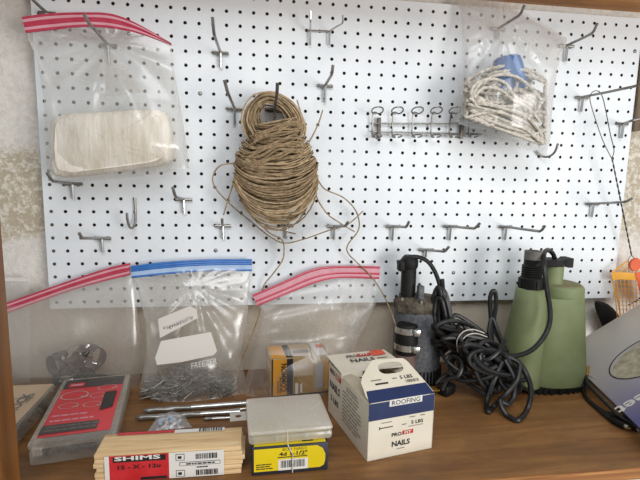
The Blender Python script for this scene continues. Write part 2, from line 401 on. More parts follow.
hook('steel peg hook to the right of the top of the brown twine hank', (325, 86), [(332, 74), (333, 65)], 16, 8)
hook('steel peg hook under the left end of the white zip bag of pads', (73, 184), [(52, 181), (47, 172.5)], 15, 9)
hook('steel peg hook lowest at left, above the red seal of the standing bag', (102.5, 238.5), [(82, 238), (79, 233)], 14, 8, Y0=-.005)
hook('small steel peg hook right of the J shaped hook, left of the twine', (184, 199.5), [(175.5, 197), (172.5, 187)], 14, 8)
hook('steel peg hook pointing straight out just left of the twine bottom', (223, 226), [(222.3, 223.5), (222, 219)], 13, 8, L=.05)
hook('steel peg hook directly under the brown twine hank', (286.5, 226), [(288, 225), (289, 219)], 13, 7, L=.04)
hook('steel peg hook crossed by a loose twine end, right of the hank', (334, 226.5), [(345.5, 226), (348, 222)], 13, 7)
hook('steel peg hook above the pipe of the grey pump', (392.5, 226.5), [(406.5, 227), (409, 221.5)], 14, 7)
hook('steel peg hook between the grey pump and the green pump, middle of the row', (450, 226.5), [(475, 228.5), (480, 223)], 14, 7)
hook('low steel peg hook just above the bent black cord of the grey pump', (425.5, 250), [(445, 251.5), (449, 246.5)], 7, 7)
hook('steel peg hook above the green pump', (505.5, 227), [(541, 231.5), (545, 225.5)], 13, 7)
hook('steel peg hook at the right edge above the green pump, left of the wire stem', (592.5, 204), [(626, 201.8), (632.5, 198)], 13, 7)
hook('steel peg hook right of the bag of white rope, under the shelf', (566.5, 46), [(593, 33), (597.5, 23)], 15, 8)
hook('steel peg hook at the top holding up the bag of white rope', (498, 29), [(520.5, 14.5), (524.5, 5)], 10, 8)
H22 = hook('extra long steel peg hook carrying the fly swatter', (582, 97.5), [(636, 86), (641, 84)], 14, 7, wire=.0026)
hook('steel peg hook beside the brown wooden strip', (622.5, 124), [(631, 120.8), (641, 118.5)], 14, 6, L=.075)
# double hook
P1, P2 = aty(307, 30.5, -.0021), aty(331.5, 31.5, -.0021)
t = thing('double_peg_hook', 'wide double steel peg hook near the top centre', 'hook', P1.lerp(P2, .5))
mb = MB(); mb.tube([P1, P1.lerp(P2, .5), P2], .002, m_chrome); mb.build('crossbar', t)
for a, bnd, tip, st in ((aty(310.3, 31, -.007), aty(310.5, 21, -.035), aty(310.5, 11, -.04), aty(310.2, 45, -.006)), (aty(329.5, 31, -.007), aty(342.5, 23, -.06), aty(342.8, 15, -.064), aty(329.3, 45, -.006))):
    mb = MB(); mb.tube(spline([a, a.lerp(bnd, .6), bnd, tip], 4), .0018, m_chrome); mb.build('arm', t)
    mb = MB(); mb.tube([a, st], .0018, m_chrome); mb.build('back_stem', t)
# J hooks
def jhook(label, pts, ys, r=.0024):
    W = [aty(p[0], p[1], y) for p, y in zip(pts, ys)]
    mb = MB(); mb.tube(spline(W, 6), r, m_zinc); o = mb.build('j_hook', origin=W[0]); return tag(o, label, 'hook')
jhook('small J shaped steel hook left of centre, above the blue sealed bag', [(134.7, 197.5), (135.3, 210), (135.5, 220), (133, 227.5), (129.8, 227), (127.5, 220), (127, 213)], [-.003, -.004, -.008, -.016, -.026, -.032, -.034])
jhook('curved steel hook tip poking out below the bag of white rope', [(536, 151), (543, 156.5), (550, 156), (555, 151.5), (558, 143.5)], [-.004, -.008, -.018, -.03, -.036])

# wire rack ------------------------------------------------------------
YB = -.006
a0, a1 = aty(371, 123.5, YB), aty(482, 124, YB); b0, b1 = aty(371, 131.5, YB), aty(482, 134.5, YB)
t = thing('wire_rack', 'chrome wire rack with a row of loops left of the rope bag', 'rack', a0.lerp(b1, .5))
mb = MB(); mb.tube([a0, a0.lerp(a1, .5), a1], .0019, m_chrome); mb.build('rail', t)
mb = MB(); mb.tube([b0, b0.lerp(b1, .5), b1], .0019, m_chrome); mb.build('rail', t)
for k, x in enumerate((377.5, 397.5, 417.5, 436.5, 455, 474)):
    ct = aty(x, 110.5, -.030); cb = aty(x-.5, 136, -.022)
    mb = MB()
    def ring(c, r, dy, tl=.5): return [c+V((r*math.cos(q), dy+r*.85*math.sin(q), -r*tl*math.sin(q))) for q in [PI*.5+2*PI*j/18*.93 for j in range(19)]]
    top = ring(ct, .0115, 0); bot = ring(cb, .0100, 0, .22)
    xl = aty(x-5, 124, YB-.003)
    mb.tube(spline([top[-1], V((xl.x, YB-.006, ct.z-.002)), V((xl.x, YB-.003, a0.z)), V((xl.x, YB-.003, b0.z)), V((xl.x, YB-.006, cb.z+.002)), bot[0]], 4)+bot[1:], .0015, m_zinc, 6)
    mb.tube(top, .0015, m_zinc, 6); mb.build('tool_loop', t)
for x in (378.5, 461):
    p = aty(x, 128, -.003); mb = MB(); mb.box((p.x-.003, -.010, p.z-.022), (p.x+.003, -.0005, p.z+.02), m_dullsteel); mb.build('mounting_clip', t)

# ------------------------------------------------------------------ brown twine hank
TY = -.052
t = thing('twine_hank', 'thick hank of brown twine hung on a peg hook', 'twine', aty(277, 222, TY))
mb = MB(); q = random.Random(5)
cx = aty(276.5, 180, TY).x
def zof(py): return aty(276, py, TY).z
prof = [(118, .030), (130, .036), (140, .046), (148, .062), (158, .073), (170, .077), (182, .078), (194, .076), (204, .070), (213, .061), (220, .050), (226, .03)]
def wof(py):
    for (a, wa), (b, wb) in zip(prof, prof[1:]):
        if a <= py <= b: return wa+(wb-wa)*(py-a)/(b-a)
    return prof[0][1] if py < prof[0][0] else prof[-1][1]
for i in range(125):
    f = i/124; py = 121+f**.9*70+q.uniform(-3, 3)
    w = wof(py+4)*q.uniform(.92, 1.02); sag = (.004+.064*f**1.3)*q.uniform(.75, 1.1); d = .036*(.75+.25*math.sin(PI*min(1, f*1.1)))*q.uniform(.8, 1.05)
    if f > .85 and q.random() < .5: w *= q.uniform(.8, 1)
    til = q.uniform(-.10, .10)+.10*(1-f); ph = q.uniform(0, 6.28); x0_ = cx+q.uniform(-.003, .003)-.004*(1-f); pts = []
    for k in range(28):
        a = 2*PI*k/28; s_ = math.sin(a)
        pts.append((x0_+w*math.copysign(abs(math.cos(a))**.85, math.cos(a)), TY-d*s_+.0015*math.sin(2*a+ph), zof(py)+w*math.cos(a)*til-sag*abs(s_)**1.5*(1 if s_ > 0 else .8)+.0024*math.sin(2*a+ph)))
    mb.tube(pts, .00145, q.choice((m_twine, m_twine, m_twine2, m_twine3)), 5, closed=True)
for i in range(18):     # stray slanting turns over the front
    py = q.uniform(134, 168); ins = max(0, (150-py)*.55); l = [(241+ins+q.uniform(0, 8), py+q.uniform(-2, 8)), (260, py+q.uniform(-6, 0)), (278, py-6+q.uniform(-8, 3)), (294, py-14+q.uniform(-6, 6)), (304-ins*.2, py-12)]
    mb.tube(spline([aty(a, b, TY-.022-.018*math.sin(PI*k/4)) for k, (a, b) in enumerate(l)], 6), .0015, m_twine, 5)
mb.build('wrapped_body', t)
mb = MB(); rc = aty(273, 123, TY+.012)
for i in range(46):
    rr = .021+.033*q.random()**.7; pts = []; dy = q.uniform(-.016, .014); ph = q.uniform(0, 6); el = q.uniform(1.0, 1.2)
    ox, oz = q.uniform(-.005, .005), q.uniform(-.004, .002)+(.050-rr*el)*.30
    for k in range(30):
        a = 2*PI*k/30; wx = rr*(1.0+.10*math.sin(a+.5))*(1.08-.16*max(0, math.sin(a)))
        pts.append((rc.x+ox+wx*math.cos(a)-.004*math.sin(a), rc.y+dy+.004*math.sin(2*a+ph)-.008*(1-math.sin(a)), rc.z+oz+rr*el*math.sin(a)+.0015*math.sin(3*a+ph)))
    mb.tube(pts, .00145, q.choice((m_twine, m_twine, m_twine2, m_twine3)), 5, closed=True)
mb.build('hanging_loop', t)
def loose(pts, ys, r=.00135):
    mb = MB(); W = [aty(p[0], p[1], y) for p, y in zip(pts, ys)]; mb.tube(spline(W, 6), r, m_twine, 6); return mb.build('loose_end', t)
loose([(236, 163), (220.6, 165.5), (213, 176), (215.5, 188), (231, 205), (251.5, 222), (269, 236), (284, 243), (303, 239.4), (327, 231), (348, 224), (363, 211)], [-.05, -.045, -.04, -.036, -.03, -.028, -.026, -.03, -.03, -.034, -.036, -.03])
loose([(316, 176), (318.6, 181), (325.5, 189.5), (344, 198), (356.4, 212), (358.8, 229), (348, 244.5), (348, 253), (358, 263.5), (372, 277), (384, 296), (391, 312), (397, 329)], [-.04, -.04, -.035, -.03, -.028, -.026, -.024, -.022, -.020, -.018, -.03, -.06, -.092])
loose([(255, 218), (269, 232.5), (282, 240), (284, 252), (281.5, 262), (272, 275), (263.6, 286), (262, 300), (258, 318), (249, 342), (240, 365), (233, 392)], [-.06, -.04, -.03, -.026, -.022, -.02, -.012, -.010, -.012, -.03, -.05, -.08])
loose([(316, 190), (317, 198), (327, 213.6), (340, 223), (354.7, 231.8)], [-.05, -.04, -.035, -.03, -.03])
loose([(309, 142), (314, 133), (319, 122), (322.7, 110)], [-.05, -.045, -.04, -.04])
loose([(235, 178), (229, 197), (223.4, 215)], [-.05, -.045, -.04])
loose([(262, 226), (279, 230), (296, 234)], [-.05, -.04, -.04])
loose([(297, 100), (303, 120), (306, 131)], [-.045, -.05, -.05], .0012)

# ------------------------------------------------------------------ zip bags
def lerp_poly(poly, u):
    n = len(poly)-1; x = u*n; i = min(int(x), n-1); f = x-i
    return (poly[i][0]+(poly[i+1][0]-poly[i][0])*f, poly[i][1]+(poly[i+1][1]-poly[i][1])*f)
def smooth_poly(poly): return [(p.x, p.y) for p in spline([(a, b, 0) for a, b in poly], 6)]
def pouch(rows, m, nu=64, nv=60, wr=.004, seed=0, fl=None, wsc=16, crease=None):
    """rows: (pixel polyline, centre y, half thickness) from mouth to bottom -> closed two-sheet bag"""
    rows = [(smooth_poly(p), y, th) for p, y, th in rows]
    mb = MB(); grid = {}
    K = len(rows)-1
    for side in (-1, 1):
        vs = []; fs = []
        for j in range(nv+1):
            x = j/nv*K; i = min(int(x), K-1); f = x-i
            fs_ = f*f*(3-2*f)*.5+f*.5
            for k in range(nu+1):
                u = k/nu
                a = lerp_poly(rows[i][0], u); b = lerp_poly(rows[i+1][0], u)
                y = rows[i][1]+(rows[i+1][1]-rows[i][1])*fs_; th = rows[i][2]+(rows[i+1][2]-rows[i][2])*fs_
                P = aty(a[0]+(b[0]-a[0])*f, a[1]+(b[1]-a[1])*f, y)
                bul = math.sin(PI*u)**.55 if 0 < u < 1 else 0
                nz = noise.noise(V((P.x*wsc, seed+side*3.1, P.z*wsc*.8)))+.5*noise.noise(V((P.x*wsc*2.3, seed+side*1.7+9, P.z*wsc*2)))
                edge = min(1, 6*u*(1-u)); top = min(1, j/5)
                P.y += side*th*bul + wr*nz*edge*top
                if crease and side < 0:          # folds fanning out of one gathered point
                    px_c, py_c, am = crease; a_x = a[0]+(b[0]-a[0])*f-px_c; a_y = a[1]+(b[1]-a[1])*f-py_c
                    an = math.atan2(a_y, a_x); rd = math.hypot(a_x, a_y)
                    P.y += am*noise.noise(V((an*5, seed, rd*.006)))*min(1, rd/25)*max(0, 1-rd/150)*edge*top
                if fl is not None and P.z < fl: P.z = fl
                if P.y > -.001: P.y = -.001
                vs.append(P)
        for j in range(nv):
            for k in range(nu):
                a = j*(nu+1)+k; f4 = (a, a+1, a+nu+2, a+nu+1); fs.append(f4 if side < 0 else f4[::-1])
        mb.add(vs, fs, m)
    return mb
def seal(top, bot, y, mats, off=.0022, nu=40):
    top = smooth_poly(top); bot = smooth_poly(bot); mb = MB(); nb = len(mats)
    for b, m in enumerate(mats):
        for face in (-1, 1):
            vs = []; fs = []
            for k in range(nu+1):
                u = k/nu; a = lerp_poly(top, u); c = lerp_poly(bot, u)
                for e in (0, .5, 1):
                    f = (b+e)/nb; P = aty(a[0]+(c[0]-a[0])*f, a[1]+(c[1]-a[1])*f, y)
                    P.y += face*(off*(.5+(.5 if e == .5 else 0)*(1.0 if m in (m_redseal, m_blueseal) else .2))); vs.append(P)
            for k in range(nu):
                for e in range(2):
                    q0 = k*3+e; f4 = (q0, q0+3, q0+4, q0+1); fs.append(f4 if face < 0 else f4[::-1])
            mb.add(vs, fs, m)
    return mb
red_mats = [m_redseal, m_pinkseal, m_redseal, m_redseal, m_pinkseal, m_redseal]
# A: bag of cream pads, hung top left
t = thing('zip_bag', 'clear zip bag with red seal hung top left, holding a cream pad bundle', 'plastic bag', aty(110, 175, -.03))
topA = [(22, 17), (50, 13.5), (85, 12.5), (112, 14), (138, 24), (171, 43)]; botA = [(26, 33), (52, 30), (85, 27), (112, 28.5), (140, 34), (172, 45.5)]
mb = pouch([([(25, 31), (52, 28), (85, 25), (112, 26.5), (140, 32.5), (172, 45)], -.03, .003), ([(37, 60), (70, 55), (105, 50), (140, 56), (174, 70)], -.03, .010), ([(44, 98), (80, 97), (110, 96), (145, 97), (180, 103)], -.042, .036), ([(46, 150), (80, 150), (110, 149), (150, 146), (187, 148)], -.044, .041), ([(48, 181), (80, 181), (110, 179), (150, 175), (189, 168)], -.040, .020)], f_bagA, seed=2, wr=.004, wsc=12, crease=(108, 45, .012))
mb.build('film', t)
mb = MB(); mb.add([aty(a, b, -.062+.0006*b-.036+.0) for a, b in ((103, 97), (141, 93), (137, 84), (124, 70), (104, 66))], [(4, 3, 2, 1, 0)], film('white_print_film', .42, 'f2f0ec', 6, .5)); o = mb.build('printed_panel', t, smooth=False); o['label'] = 'faded white printed panel'
seal(topA, botA, -.032, red_mats).build('zip_seal', t)
# cream bundle inside
mb = MB(); rings = []
cB = [aty(47, 180, -.068), aty(173, 164, -.066), aty(167, 107, -.066), aty(46, 113, -.068)]
for j in range(19):
    w_ = j/18; e_ = (1-abs(2*w_-1)**5)**.3 if 0 < j < 18 else .86; ring = []
    for k in range(64):
        a = 2*PI*k/64; c_, s_ = math.cos(a), math.sin(a); u = .5+.5*e_*math.copysign(abs(c_)**.28, c_); v = .5+.5*e_*math.copysign(abs(s_)**.28, s_)
        p = cB[0].lerp(cB[1], u).lerp(cB[3].lerp(cB[2], u), v)+V((0, w_*.058, 0))
        d_ = .0022*noise.noise(V((p.x*70, p.y*40, p.z*30)))+.0012*noise.noise(V((p.x*260, 3, p.z*25)))
        ring.append(p+V((d_*.8, d_*(1-w_), d_)))
    rings.append(ring)
n_ = len(rings[0]); ctr_ = sum(rings[0], V((0, 0, 0)))/n_
front = [[ctr_.lerp(p, f)+V((0, -.003*(1-f)+.0016*noise.noise(V((ctr_.lerp(p, f).x*160, 1, ctr_.lerp(p, f).z*22))), 0)) for p in rings[0]] for f in (.05, .2, .35, .5, .62, .74, .85, .93)]
rings = front+rings
mb.loft(rings, m_cream)
o = mb.build('folded_pad_bundle', origin=aty(110, 175, -.04)); tag(o, 'cream folded pad bundle inside the bag at top left', 'pad bundle')

# B: rope bag, top right
t = thing('plastic_bag', 'clear plastic bag hung top right, full of white rope', 'plastic bag', aty(505, 150, -.04))
mb = pouch([([(455, -3), (480, -2), (505, 3), (535, 20), (567, 38)], -.008, .006), ([(461, 12), (480, 14), (505, 18), (535, 32), (565, 47)], -.022, .012), ([(462, 55), (485, 50), (505, 48), (530, 52), (557, 70)], -.048, .026), ([(460, 95), (485, 95), (505, 96), (530, 98), (551, 105)], -.066, .040), ([(457, 120), (485, 125), (505, 129), (530, 134), (549, 138)], -.064, .036), ([(459, 124), (485, 134), (505, 142), (530, 151), (546, 157)], -.058, .012)], f_bag, seed=5, wr=.004, wsc=12, crease=(498, 29, .014))
mb.build('film', t)
mb = MB(); q = random.Random(21); cols = []
C0 = aty(506, 108, -.045); ax = (aty(465, 110, -.045)-aty(545, 118, -.045)).normalized()
def inside(P):
    return P
RL = lambda px: 70+ (px-462)*.02
def rope_lim(px, py):
    px = max(466, min(545, px)); top_ = 92-26*math.sin(PI*min(1, max(0, (px-455)/105)))**.8; bot_ = 117+(px-462)*.37
    return px, max(top_, min(bot_-2, py))
def rope(l, ys, closed=False):
    W = []
    for (a, b), y in zip(l, ys):
        a, b = rope_lim(a, b); W.append(aty(a, b, y))
    mb.tube(spline(W, 8, closed), .0030, m_rope, 8, closed=closed, twist=520, amp=.22)
for i in range(46):
    f = q.random(); cxp = 468+f*70; cyp = q.uniform(76, 124)+(cxp-505)*.25; A = q.uniform(14, 34); B = q.uniform(6, 15); th = q.uniform(.0, .75); ph = q.uniform(0, 6); y0_ = -.068+q.uniform(-.024, .022); l = []; ys = []
    for k in range(14):
        a = 2*PI*k/14; x = A*math.cos(a); y = B*math.sin(a)+2.5*math.sin(2*a+ph)
        l.append((cxp+x*math.cos(th)-y*math.sin(th), cyp+x*math.sin(th)+y*math.cos(th))); ys.append(max(-.098, min(-.038, y0_+.010*math.sin(a+ph))))
    rope(l, ys, True)
for k in range(10):      # strands gathered towards the lower right corner
    l = [(466+k, 100+k*2.2), (484, 103+k*2.6), (505, 107+k*3.0), (524, 116+k*2.8), (538, 130+k*1.6), (543-k*.3, 142)]
    rope([(a, b+q.uniform(-2, 2)) for a, b in l], [-.092+q.uniform(-.006, .006)-.006*math.sin(PI*i/5) for i in range(6)])
for pp in ([(476, 106), (471, 94), (477, 83), (492, 79), (506, 84), (513, 95), (520, 103)], [(470, 100), (480, 84), (498, 75), (516, 77), (530, 87), (541, 100)], [(474, 98), (484, 88), (500, 90), (513, 100), (528, 108), (540, 122)]):
    rope(pp, [-.100]*len(pp))
o = mb.build('rope_coil', origin=aty(505, 140, -.045)); tag(o, 'white braided cotton rope coiled inside the hanging bag', 'rope')
mb = MB(); c = aty(508.5, 77, -.058)
mb.lathe([(.0005, .040), (.018, .039), (.0245, .035), (.028, .022), (.0325, -.004), (.033, -.026), (.0005, -.026)], m_blue, n=28, M=Matrix.Translation(c) @ Matrix.Rotation(-.18, 4, 'Y'))
o = mb.build('blue_spool', origin=c); tag(o, 'blue plastic spool peeking over the white rope in the bag', 'spool')

# C: standing bag, left, red seal
YB1 = -.012
t = thing('zip_bag', 'clear zip bag with a slanted red seal standing at left', 'plastic bag', atz(70, 385, 0))
mb = pouch([([(-8, 309), (40, 294), (80, 280), (130, 266)], -.010, .002), ([(-8, 330), (40, 318), (80, 305), (134, 290)], -.020, .012), ([(-8, 355), (40, 350), (85, 345), (142, 345)], -.034, .024), ([(-4, 383), (40, 384), (85, 386), (140, 386)], -.036, .030)], f_bagB, seed=11, wr=.005, fl=.0015, wsc=9)
mb.build('film', t)
seal([(-8, 308), (40, 291), (80, 277), (110, 267.5), (130, 263)], [(-8, 319), (40, 301.5), (80, 288), (110, 280), (130, 275)], -.013, red_mats).build('zip_seal', t)
# steel strap clamps inside bag C
def clamp_band(label, c, r, w, th, tilt, scr=True):
    M = Matrix.Translation(c) @ Matrix.Rotation(tilt[2], 4, 'Z') @ Matrix.Rotation(tilt[0], 4, 'X') @ Matrix.Rotation(tilt[1], 4, 'Y')
    t = thing('hose_clamp', label, 'hose clamp', c-V((0, 0, r)) if False else c, 'steel hose clamps in the left bag')
    mb = MB(); rings = []
    for k in range(36):
        a = 2*PI*k/36; ro, ri = r, r-th
        rings.append([M @ V((rr*math.cos(a), y, rr*math.sin(a))) for rr, y in ((ro, -w/2), (ro, w/2), (ri, w/2), (ri, -w/2))])
    mb.loft(rings, m_stainless, closed=True); mb.build('band', t)
    mb = MB(); mb.box((-.007, -w*.7, r-.001), (.007, w*.7, r+.007), m_stainless, M=M, bev=.0015); mb.build('worm_housing', t)
    mb = MB(); mb.lathe([(.0001, -.008), (.003, -.008), (.003, .010), (.0045, .010), (.0045, .014), (.0001, .014)], m_chrome, n=10, M=M @ Matrix.Translation((0, 0, r+.004)) @ Matrix.Rotation(PI/2, 4, 'Y')); mb.build('screw', t)
cl = [('hose clamp standing on edge, leftmost in the left bag', (57, 364), .020, (0, .5, -.6), .018), ('large hose clamp leaning in the middle of the left bag', (78, 358), .0255, (-.3, .8, .25), .020), ('hose clamp standing at the right in the left bag', (92, 358), .024, (.15, -.7, .85), .020), ('hose clamp lying flat under the others in the left bag', (66, 378), .024, (1.35, 0, .3), .014), ('smaller hose clamp lying at the front right of the left bag', (99, 379), .018, (1.3, 0, -.4), .012), ('tightly closed hose clamp nested inside the middle one in the left bag', (74, 365), .017, (.4, .3, -.2), .018), ('hose clamp tilted behind the others in the left bag', (84, 368), .021, (.7, .5, .1), .018)]
for lb, p, r, ti, bw in cl:
    c = aty(p[0], p[1], -.034); c.z = max(c.z, r*abs(math.cos(ti[0]))+.009)
    clamp_band(lb, c, r, bw, .0012, ti); continue
    clamp_band(lb, c, r, .012, .0012, ti)

# D: blue seal bag
t = thing('zip_bag', 'clear freezer bag with blue seal standing in the middle, holding nails', 'plastic bag', atz(195, 400, 0))
rowsD = [([(132, 273), (165, 270), (200, 267), (251, 265)], -.014, .003), ([(138, 290), (170, 288), (205, 285), (250, 283)], -.024, .012), ([(146, 325), (175, 325), (205, 323), (247, 318)], -.045, .024), ([(146, 358), (175, 362), (205, 364), (240, 355)], -.066, .036), ([(139, 388), (170, 397), (205, 404), (250, 398)], -.076, .038)]
mb = pouch(rowsD, f_bagB, seed=17, wr=.006, wsc=11, fl=.0012, crease=(196, 285, .012)); mb.build('film', t)
seal([(131, 266), (165, 262), (205, 259.5), (252, 259)], [(132, 278), (165, 274.5), (205, 271.5), (252, 271)], -.017, [m_blueseal, m_blueseal, m_blueseal, m_paleblue, m_paleblue, m_blueseal], .0025).build('zip_seal', t)
def onD(px, py): return aty(px, py, -.066 if py < 342 else -.101)
mb = MB()
yS = -.082
def pq(l, y, m): mb.add([aty(a, b, y) for a, b in l], [tuple(range(len(l)))[::-1]], m)
m_plate = mat('white_print_on_film', 'c9c3bb', rough=.4)
def plate(l, y0_, y1_, m):
    n = len(l); ymn = min(b for a, b in l); ymx = max(b for a, b in l)
    mb.add([aty(a, b, y0_+(y1_-y0_)*(b-ymn)/(ymx-ymn)) for a, b in l], [tuple(range(n))[::-1]], m)
plate([(158, 319), (190, 306), (196, 309), (198, 318), (160, 338)], -.080, -.096, m_plate)
plate([(161, 341), (211, 332), (217, 351), (214, 355), (182, 362), (157, 365), (155, 358)], -.097, -.118, m_plate)
for txt, a, b, hh, yy, m in (('Signature', (163, 330), (193, 317), 5.5, -.091, m_inkgrey), ('FREEZER', (191.5, 366), (217, 360.5), 6, -.121, m_paper)):
    A_, B_ = aty(*a, yy), aty(*b, yy); ux = (B_-A_); hgt = hh/depth_px(A_)
    mb.text(txt, A_.lerp(B_, .5), ux, (0, 0, 1), ux.length, hgt, m, 0)
o = mb.build('printed_panel', t, smooth=False); o['label'] = 'white printed panels with lettering'
# nails pile (stuff)
mb = MB(); q = random.Random(3)
for i in range(420):
    u = q.gauss(0, .4); px = 188+u*62; px = max(148, min(232, px)); d = q.random()
    base = atz(px, 0, 0) if False else None
    hgt = .044*max(0, 1-((px-186)/52)**2)
    c = V((aty(px, 385, -.08).x, -.108+q.random()*.066, .004+q.random()*hgt*(.9)))
    Lh = .011; a = q.uniform(0, PI); e = q.uniform(-.5, .5); dv = V((math.cos(a)*math.cos(e), math.sin(a)*math.cos(e), math.sin(e)))*Lh
    if c.z-abs(dv.z) < .002: c.z = abs(dv.z)+.002
    for pt in (c+dv, c-dv):
        pass
    mb.tube([c-dv, c+dv], .0011, m_nail, 5)
    n_ = dv.normalized(); mb.tube([c+dv, c+dv+n_*.001], .0030, m_nail, 7)
o = mb.build('nail_pile', origin=aty(188, 395, -.08)); tag(o, 'heap of loose grey nails in the bottom of the blue sealed bag', 'nails', kind='stuff')

# E: red seal bag, middle right
t = thing('zip_bag', 'clear zip bag with a curved red seal in the middle, over a fastener box', 'plastic bag', atz(300, 392, 0))
rowsE = [([(259, 303), (290, 291), (325, 281), (378, 277)], -.012, .002), ([(262, 318), (290, 312), (325, 306), (376, 304)], -.030, .014), ([(258, 340), (290, 338), (325, 334), (362, 332)], -.060, .034), ([(250, 365), (285, 366), (320, 364), (345, 362)], -.074, .046), ([(240, 396), (280, 401), (315, 399), (335, 394)], -.078, .046)]
mb = pouch(rowsE, f_bagC, seed=29, wr=.005, wsc=11, fl=.0012); mb.build('film', t)
seal([(252, 295), (280, 283), (310, 270), (335, 266), (380, 266.5)], [(258, 306), (285, 295), (315, 283), (340, 278), (379, 279)], -.014, [m_redseal, m_pinkseal, m_pinkseal, m_redseal, m_pinkseal, m_redseal]).build('zip_seal', t)
# fastener box inside E
t = thing('fastener_box', 'amber and tan fastener box inside the red sealed bag', 'box', (-.1305, -.072, 0), rz=math.radians(6))
Mx = ROOT[t.name]
def FB(x, y, z): return Mx @ V((x, y, z))
W, D, H = .117, .068, .076
mb = MB(); mb.box((-W/2, -D/2, 0.0005), (W/2, D/2, H), m_tan, M=Mx, bev=.0015); mb.build('carton', t)
ex, ez, ey = (Mx.to_3x3() @ V((1, 0, 0))), V((0, 0, 1)), (Mx.to_3x3() @ V((0, 1, 0)))
mb = MB()
def R_(x, z, w, h, m, l=.0004): mb.rect(FB(x, -D/2, z), ex, ez, w, h, m, l)
R_(-.0405, H/2, .026, H*.96, m_amber); R_(-.0215, H/2, .012, H*.96, m_navybox); R_(-.055, H/2, .003, H, m_navybox)
R_(.005, .05, .038, .022, m_creamcard); R_(.005, .020, .038, .034, mat('ochre_print', '8a6a35', 'a98444', rough=.5, scale=30)); R_(.036, .036, .014, .05, m_silver); R_(.051, .036, .006, .06, m_amber)
R_(-.008, .014, .006, .022, m_paper, .0006); R_(.001, .014, .004, .018, m_paper, .0006)
mb.text('COMMON', FB(-.033, -D/2, H/2), ez, -ex, .056, .011, m_ink, .03, .0008); R_(.0, .0015, W, .003, m_navybox, .0008); R_(.057, H/2, .003, H, m_navybox, .0008)
smalltext(mb, FB(-.044, -D/2, H*.3), ez, -ex, .03, 2, .004, .002, m_ink, 4, 3)
for x, w, m in ((-.0405, .026, m_amber), (-.0215, .012, m_navybox), (.0045, .036, m_creamcard), (.041, .022, m_paper)):
    mb.rect(FB(x, 0, H), ex, ey, w, D*.95, m, .0004)
mb.rect(FB(.005, -.008, H), ex, ey, .034, .016, m_inkgrey, .0006); mb.rect(FB(.046, .014, H), ex, ey, .012, .018, m_orange, .0006)
mb.build('printed_wrap', t, smooth=False)

# ------------------------------------------------------------------ grey pump
SX, SY = .121, -.051
t = thing('sump_pump', 'small grey black submersible pump with steel clamps by the wall', 'pump', (SX, SY, 0))
mb = MB(); rr_ = .049
mb.lathe([(.001, .0), (.044, .0), (rr_, .003), (rr_, .142), (rr_-.003, .150), (.001, .150)], m_pumpgrey, c=(SX, SY, .0), n=40); mb.build('motor_housing', t)
mb = MB()
for k in range(40):
    a = 2*PI*k/40; M = Matrix.Translation((SX, SY, .0)) @ Matrix.Rotation(a, 4, 'Z'); mb.box((rr_-.002, -.0012, .0005), (rr_+.0035, .0012, .032), m_black, M=M)
mb.build('base_fins', t)
mb = MB(); mb.loft([[(SX+.054*sc_*math.cos(2*PI*k/8+.39), SY-.004+.043*sc_*math.sin(2*PI*k/8+.39), z) for k in range(8)] for z, sc_ in ((.146, .90), (.150, 1), (.166, 1), (.170, .95), (.178, .62))], m_rust)
for k in range(6):
    a = 2*PI*k/6+.3; mb.lathe([(.0001, .012), (.005, .012), (.0055, 0), (.0001, 0)], m_dullsteel, c=(SX+.043*math.cos(a), SY-.004+.034*math.sin(a), .166), n=6)
o = mb.build('top_plate', t, angle=20); o['label'] = 'dusty brown top plate'
mb = MB(); pc = aty(408, 290, SY); pt = aty(408.5, 262, SY); rp = 7.4/depth_px(pc)
h0 = pt.z-.172
mb.lathe([(.001, 0), (rp, 0), (rp, h0*.8), (rp*.94, h0*.82), (rp*.94, h0), (.001, h0)], m_black, c=(pc.x, SY, .172), n=24)
mb.build('outlet_pipe', t)
mb = MB(); z1 = pt.z
mb.lathe([(.001, -.012), (rp*1.1, -.012), (rp*1.2, -.006), (rp*1.2, .004), (rp*.95, .010), (rp*.7, .014), (.001, .014)], m_black, c=(pc.x, SY, z1), n=20)
mb.box((pc.x-.024, SY-.012, z1-.018), (pc.x-.011, SY+.008, z1+.004), m_black, bev=.003); mb.build('pipe_cap', t)
mb = MB(); p = aty(419.5, 300, SY-.02); mb.box((p.x-.006, SY-.03, .164), (p.x+.006, SY-.016, .204), m_pumpgrey, bev=.002); mb.build('side_lug', t)
mb = MB(); HC = V((aty(407, 330, SY-.042).x, SY-.042, 0)); 
mb.lathe([(.001, .02), (.0205, .02), (.0205, .070), (.019, .076), (.001, .076)], m_hose, c=HC, n=24); o = mb.build('hose_stub', t); o['label'] = 'faded pinkish hose stub'
mb = MB(); mb.lathe([(.001, .072), (.021, .072), (.0225, .076), (.0225, .124), (.019, .132), (.001, .134)], m_black, c=HC, n=24); mb.build('rubber_sleeve', t)
for z in (.082, .116):
    mb = MB(); rings = []
    for k in range(32):
        a = 2*PI*k/32; rings.append([(HC.x+r*math.cos(a), HC.y+r*math.sin(a), z+dz) for r, dz in ((.0245, 0), (.0245, .012), (.0225, .012), (.0225, 0))])
    mb.loft(rings, m_chrome, closed=True); mb.box((HC.x+.004, HC.y-.031, z-.001), (HC.x+.018, HC.y-.022, z+.013), m_chrome, bev=.002); mb.build('hose_clamp_band', t)
def P3(px, py, y, zmin=.0045):
    p = aty(px, py, y)
    if p.z < zmin: p = atz(px, py, zmin)
    return p
mb = MB(); CR = .0042
def cord(pts, r=CR, n=8):
    W = [P3(*p, r) for p in pts]; mb.tube(spline(W, 7), r, m_cord, n)
cord([(403, 270, -.05), (403, 262, -.055), (408, 257.5, -.058), (418, 257, -.06), (427, 261, -.062), (434, 270, -.062), (439, 283, -.06), (441, 297, -.058), (443, 320, -.056), (444, 340, -.056)], .0045)
q = random.Random(9)
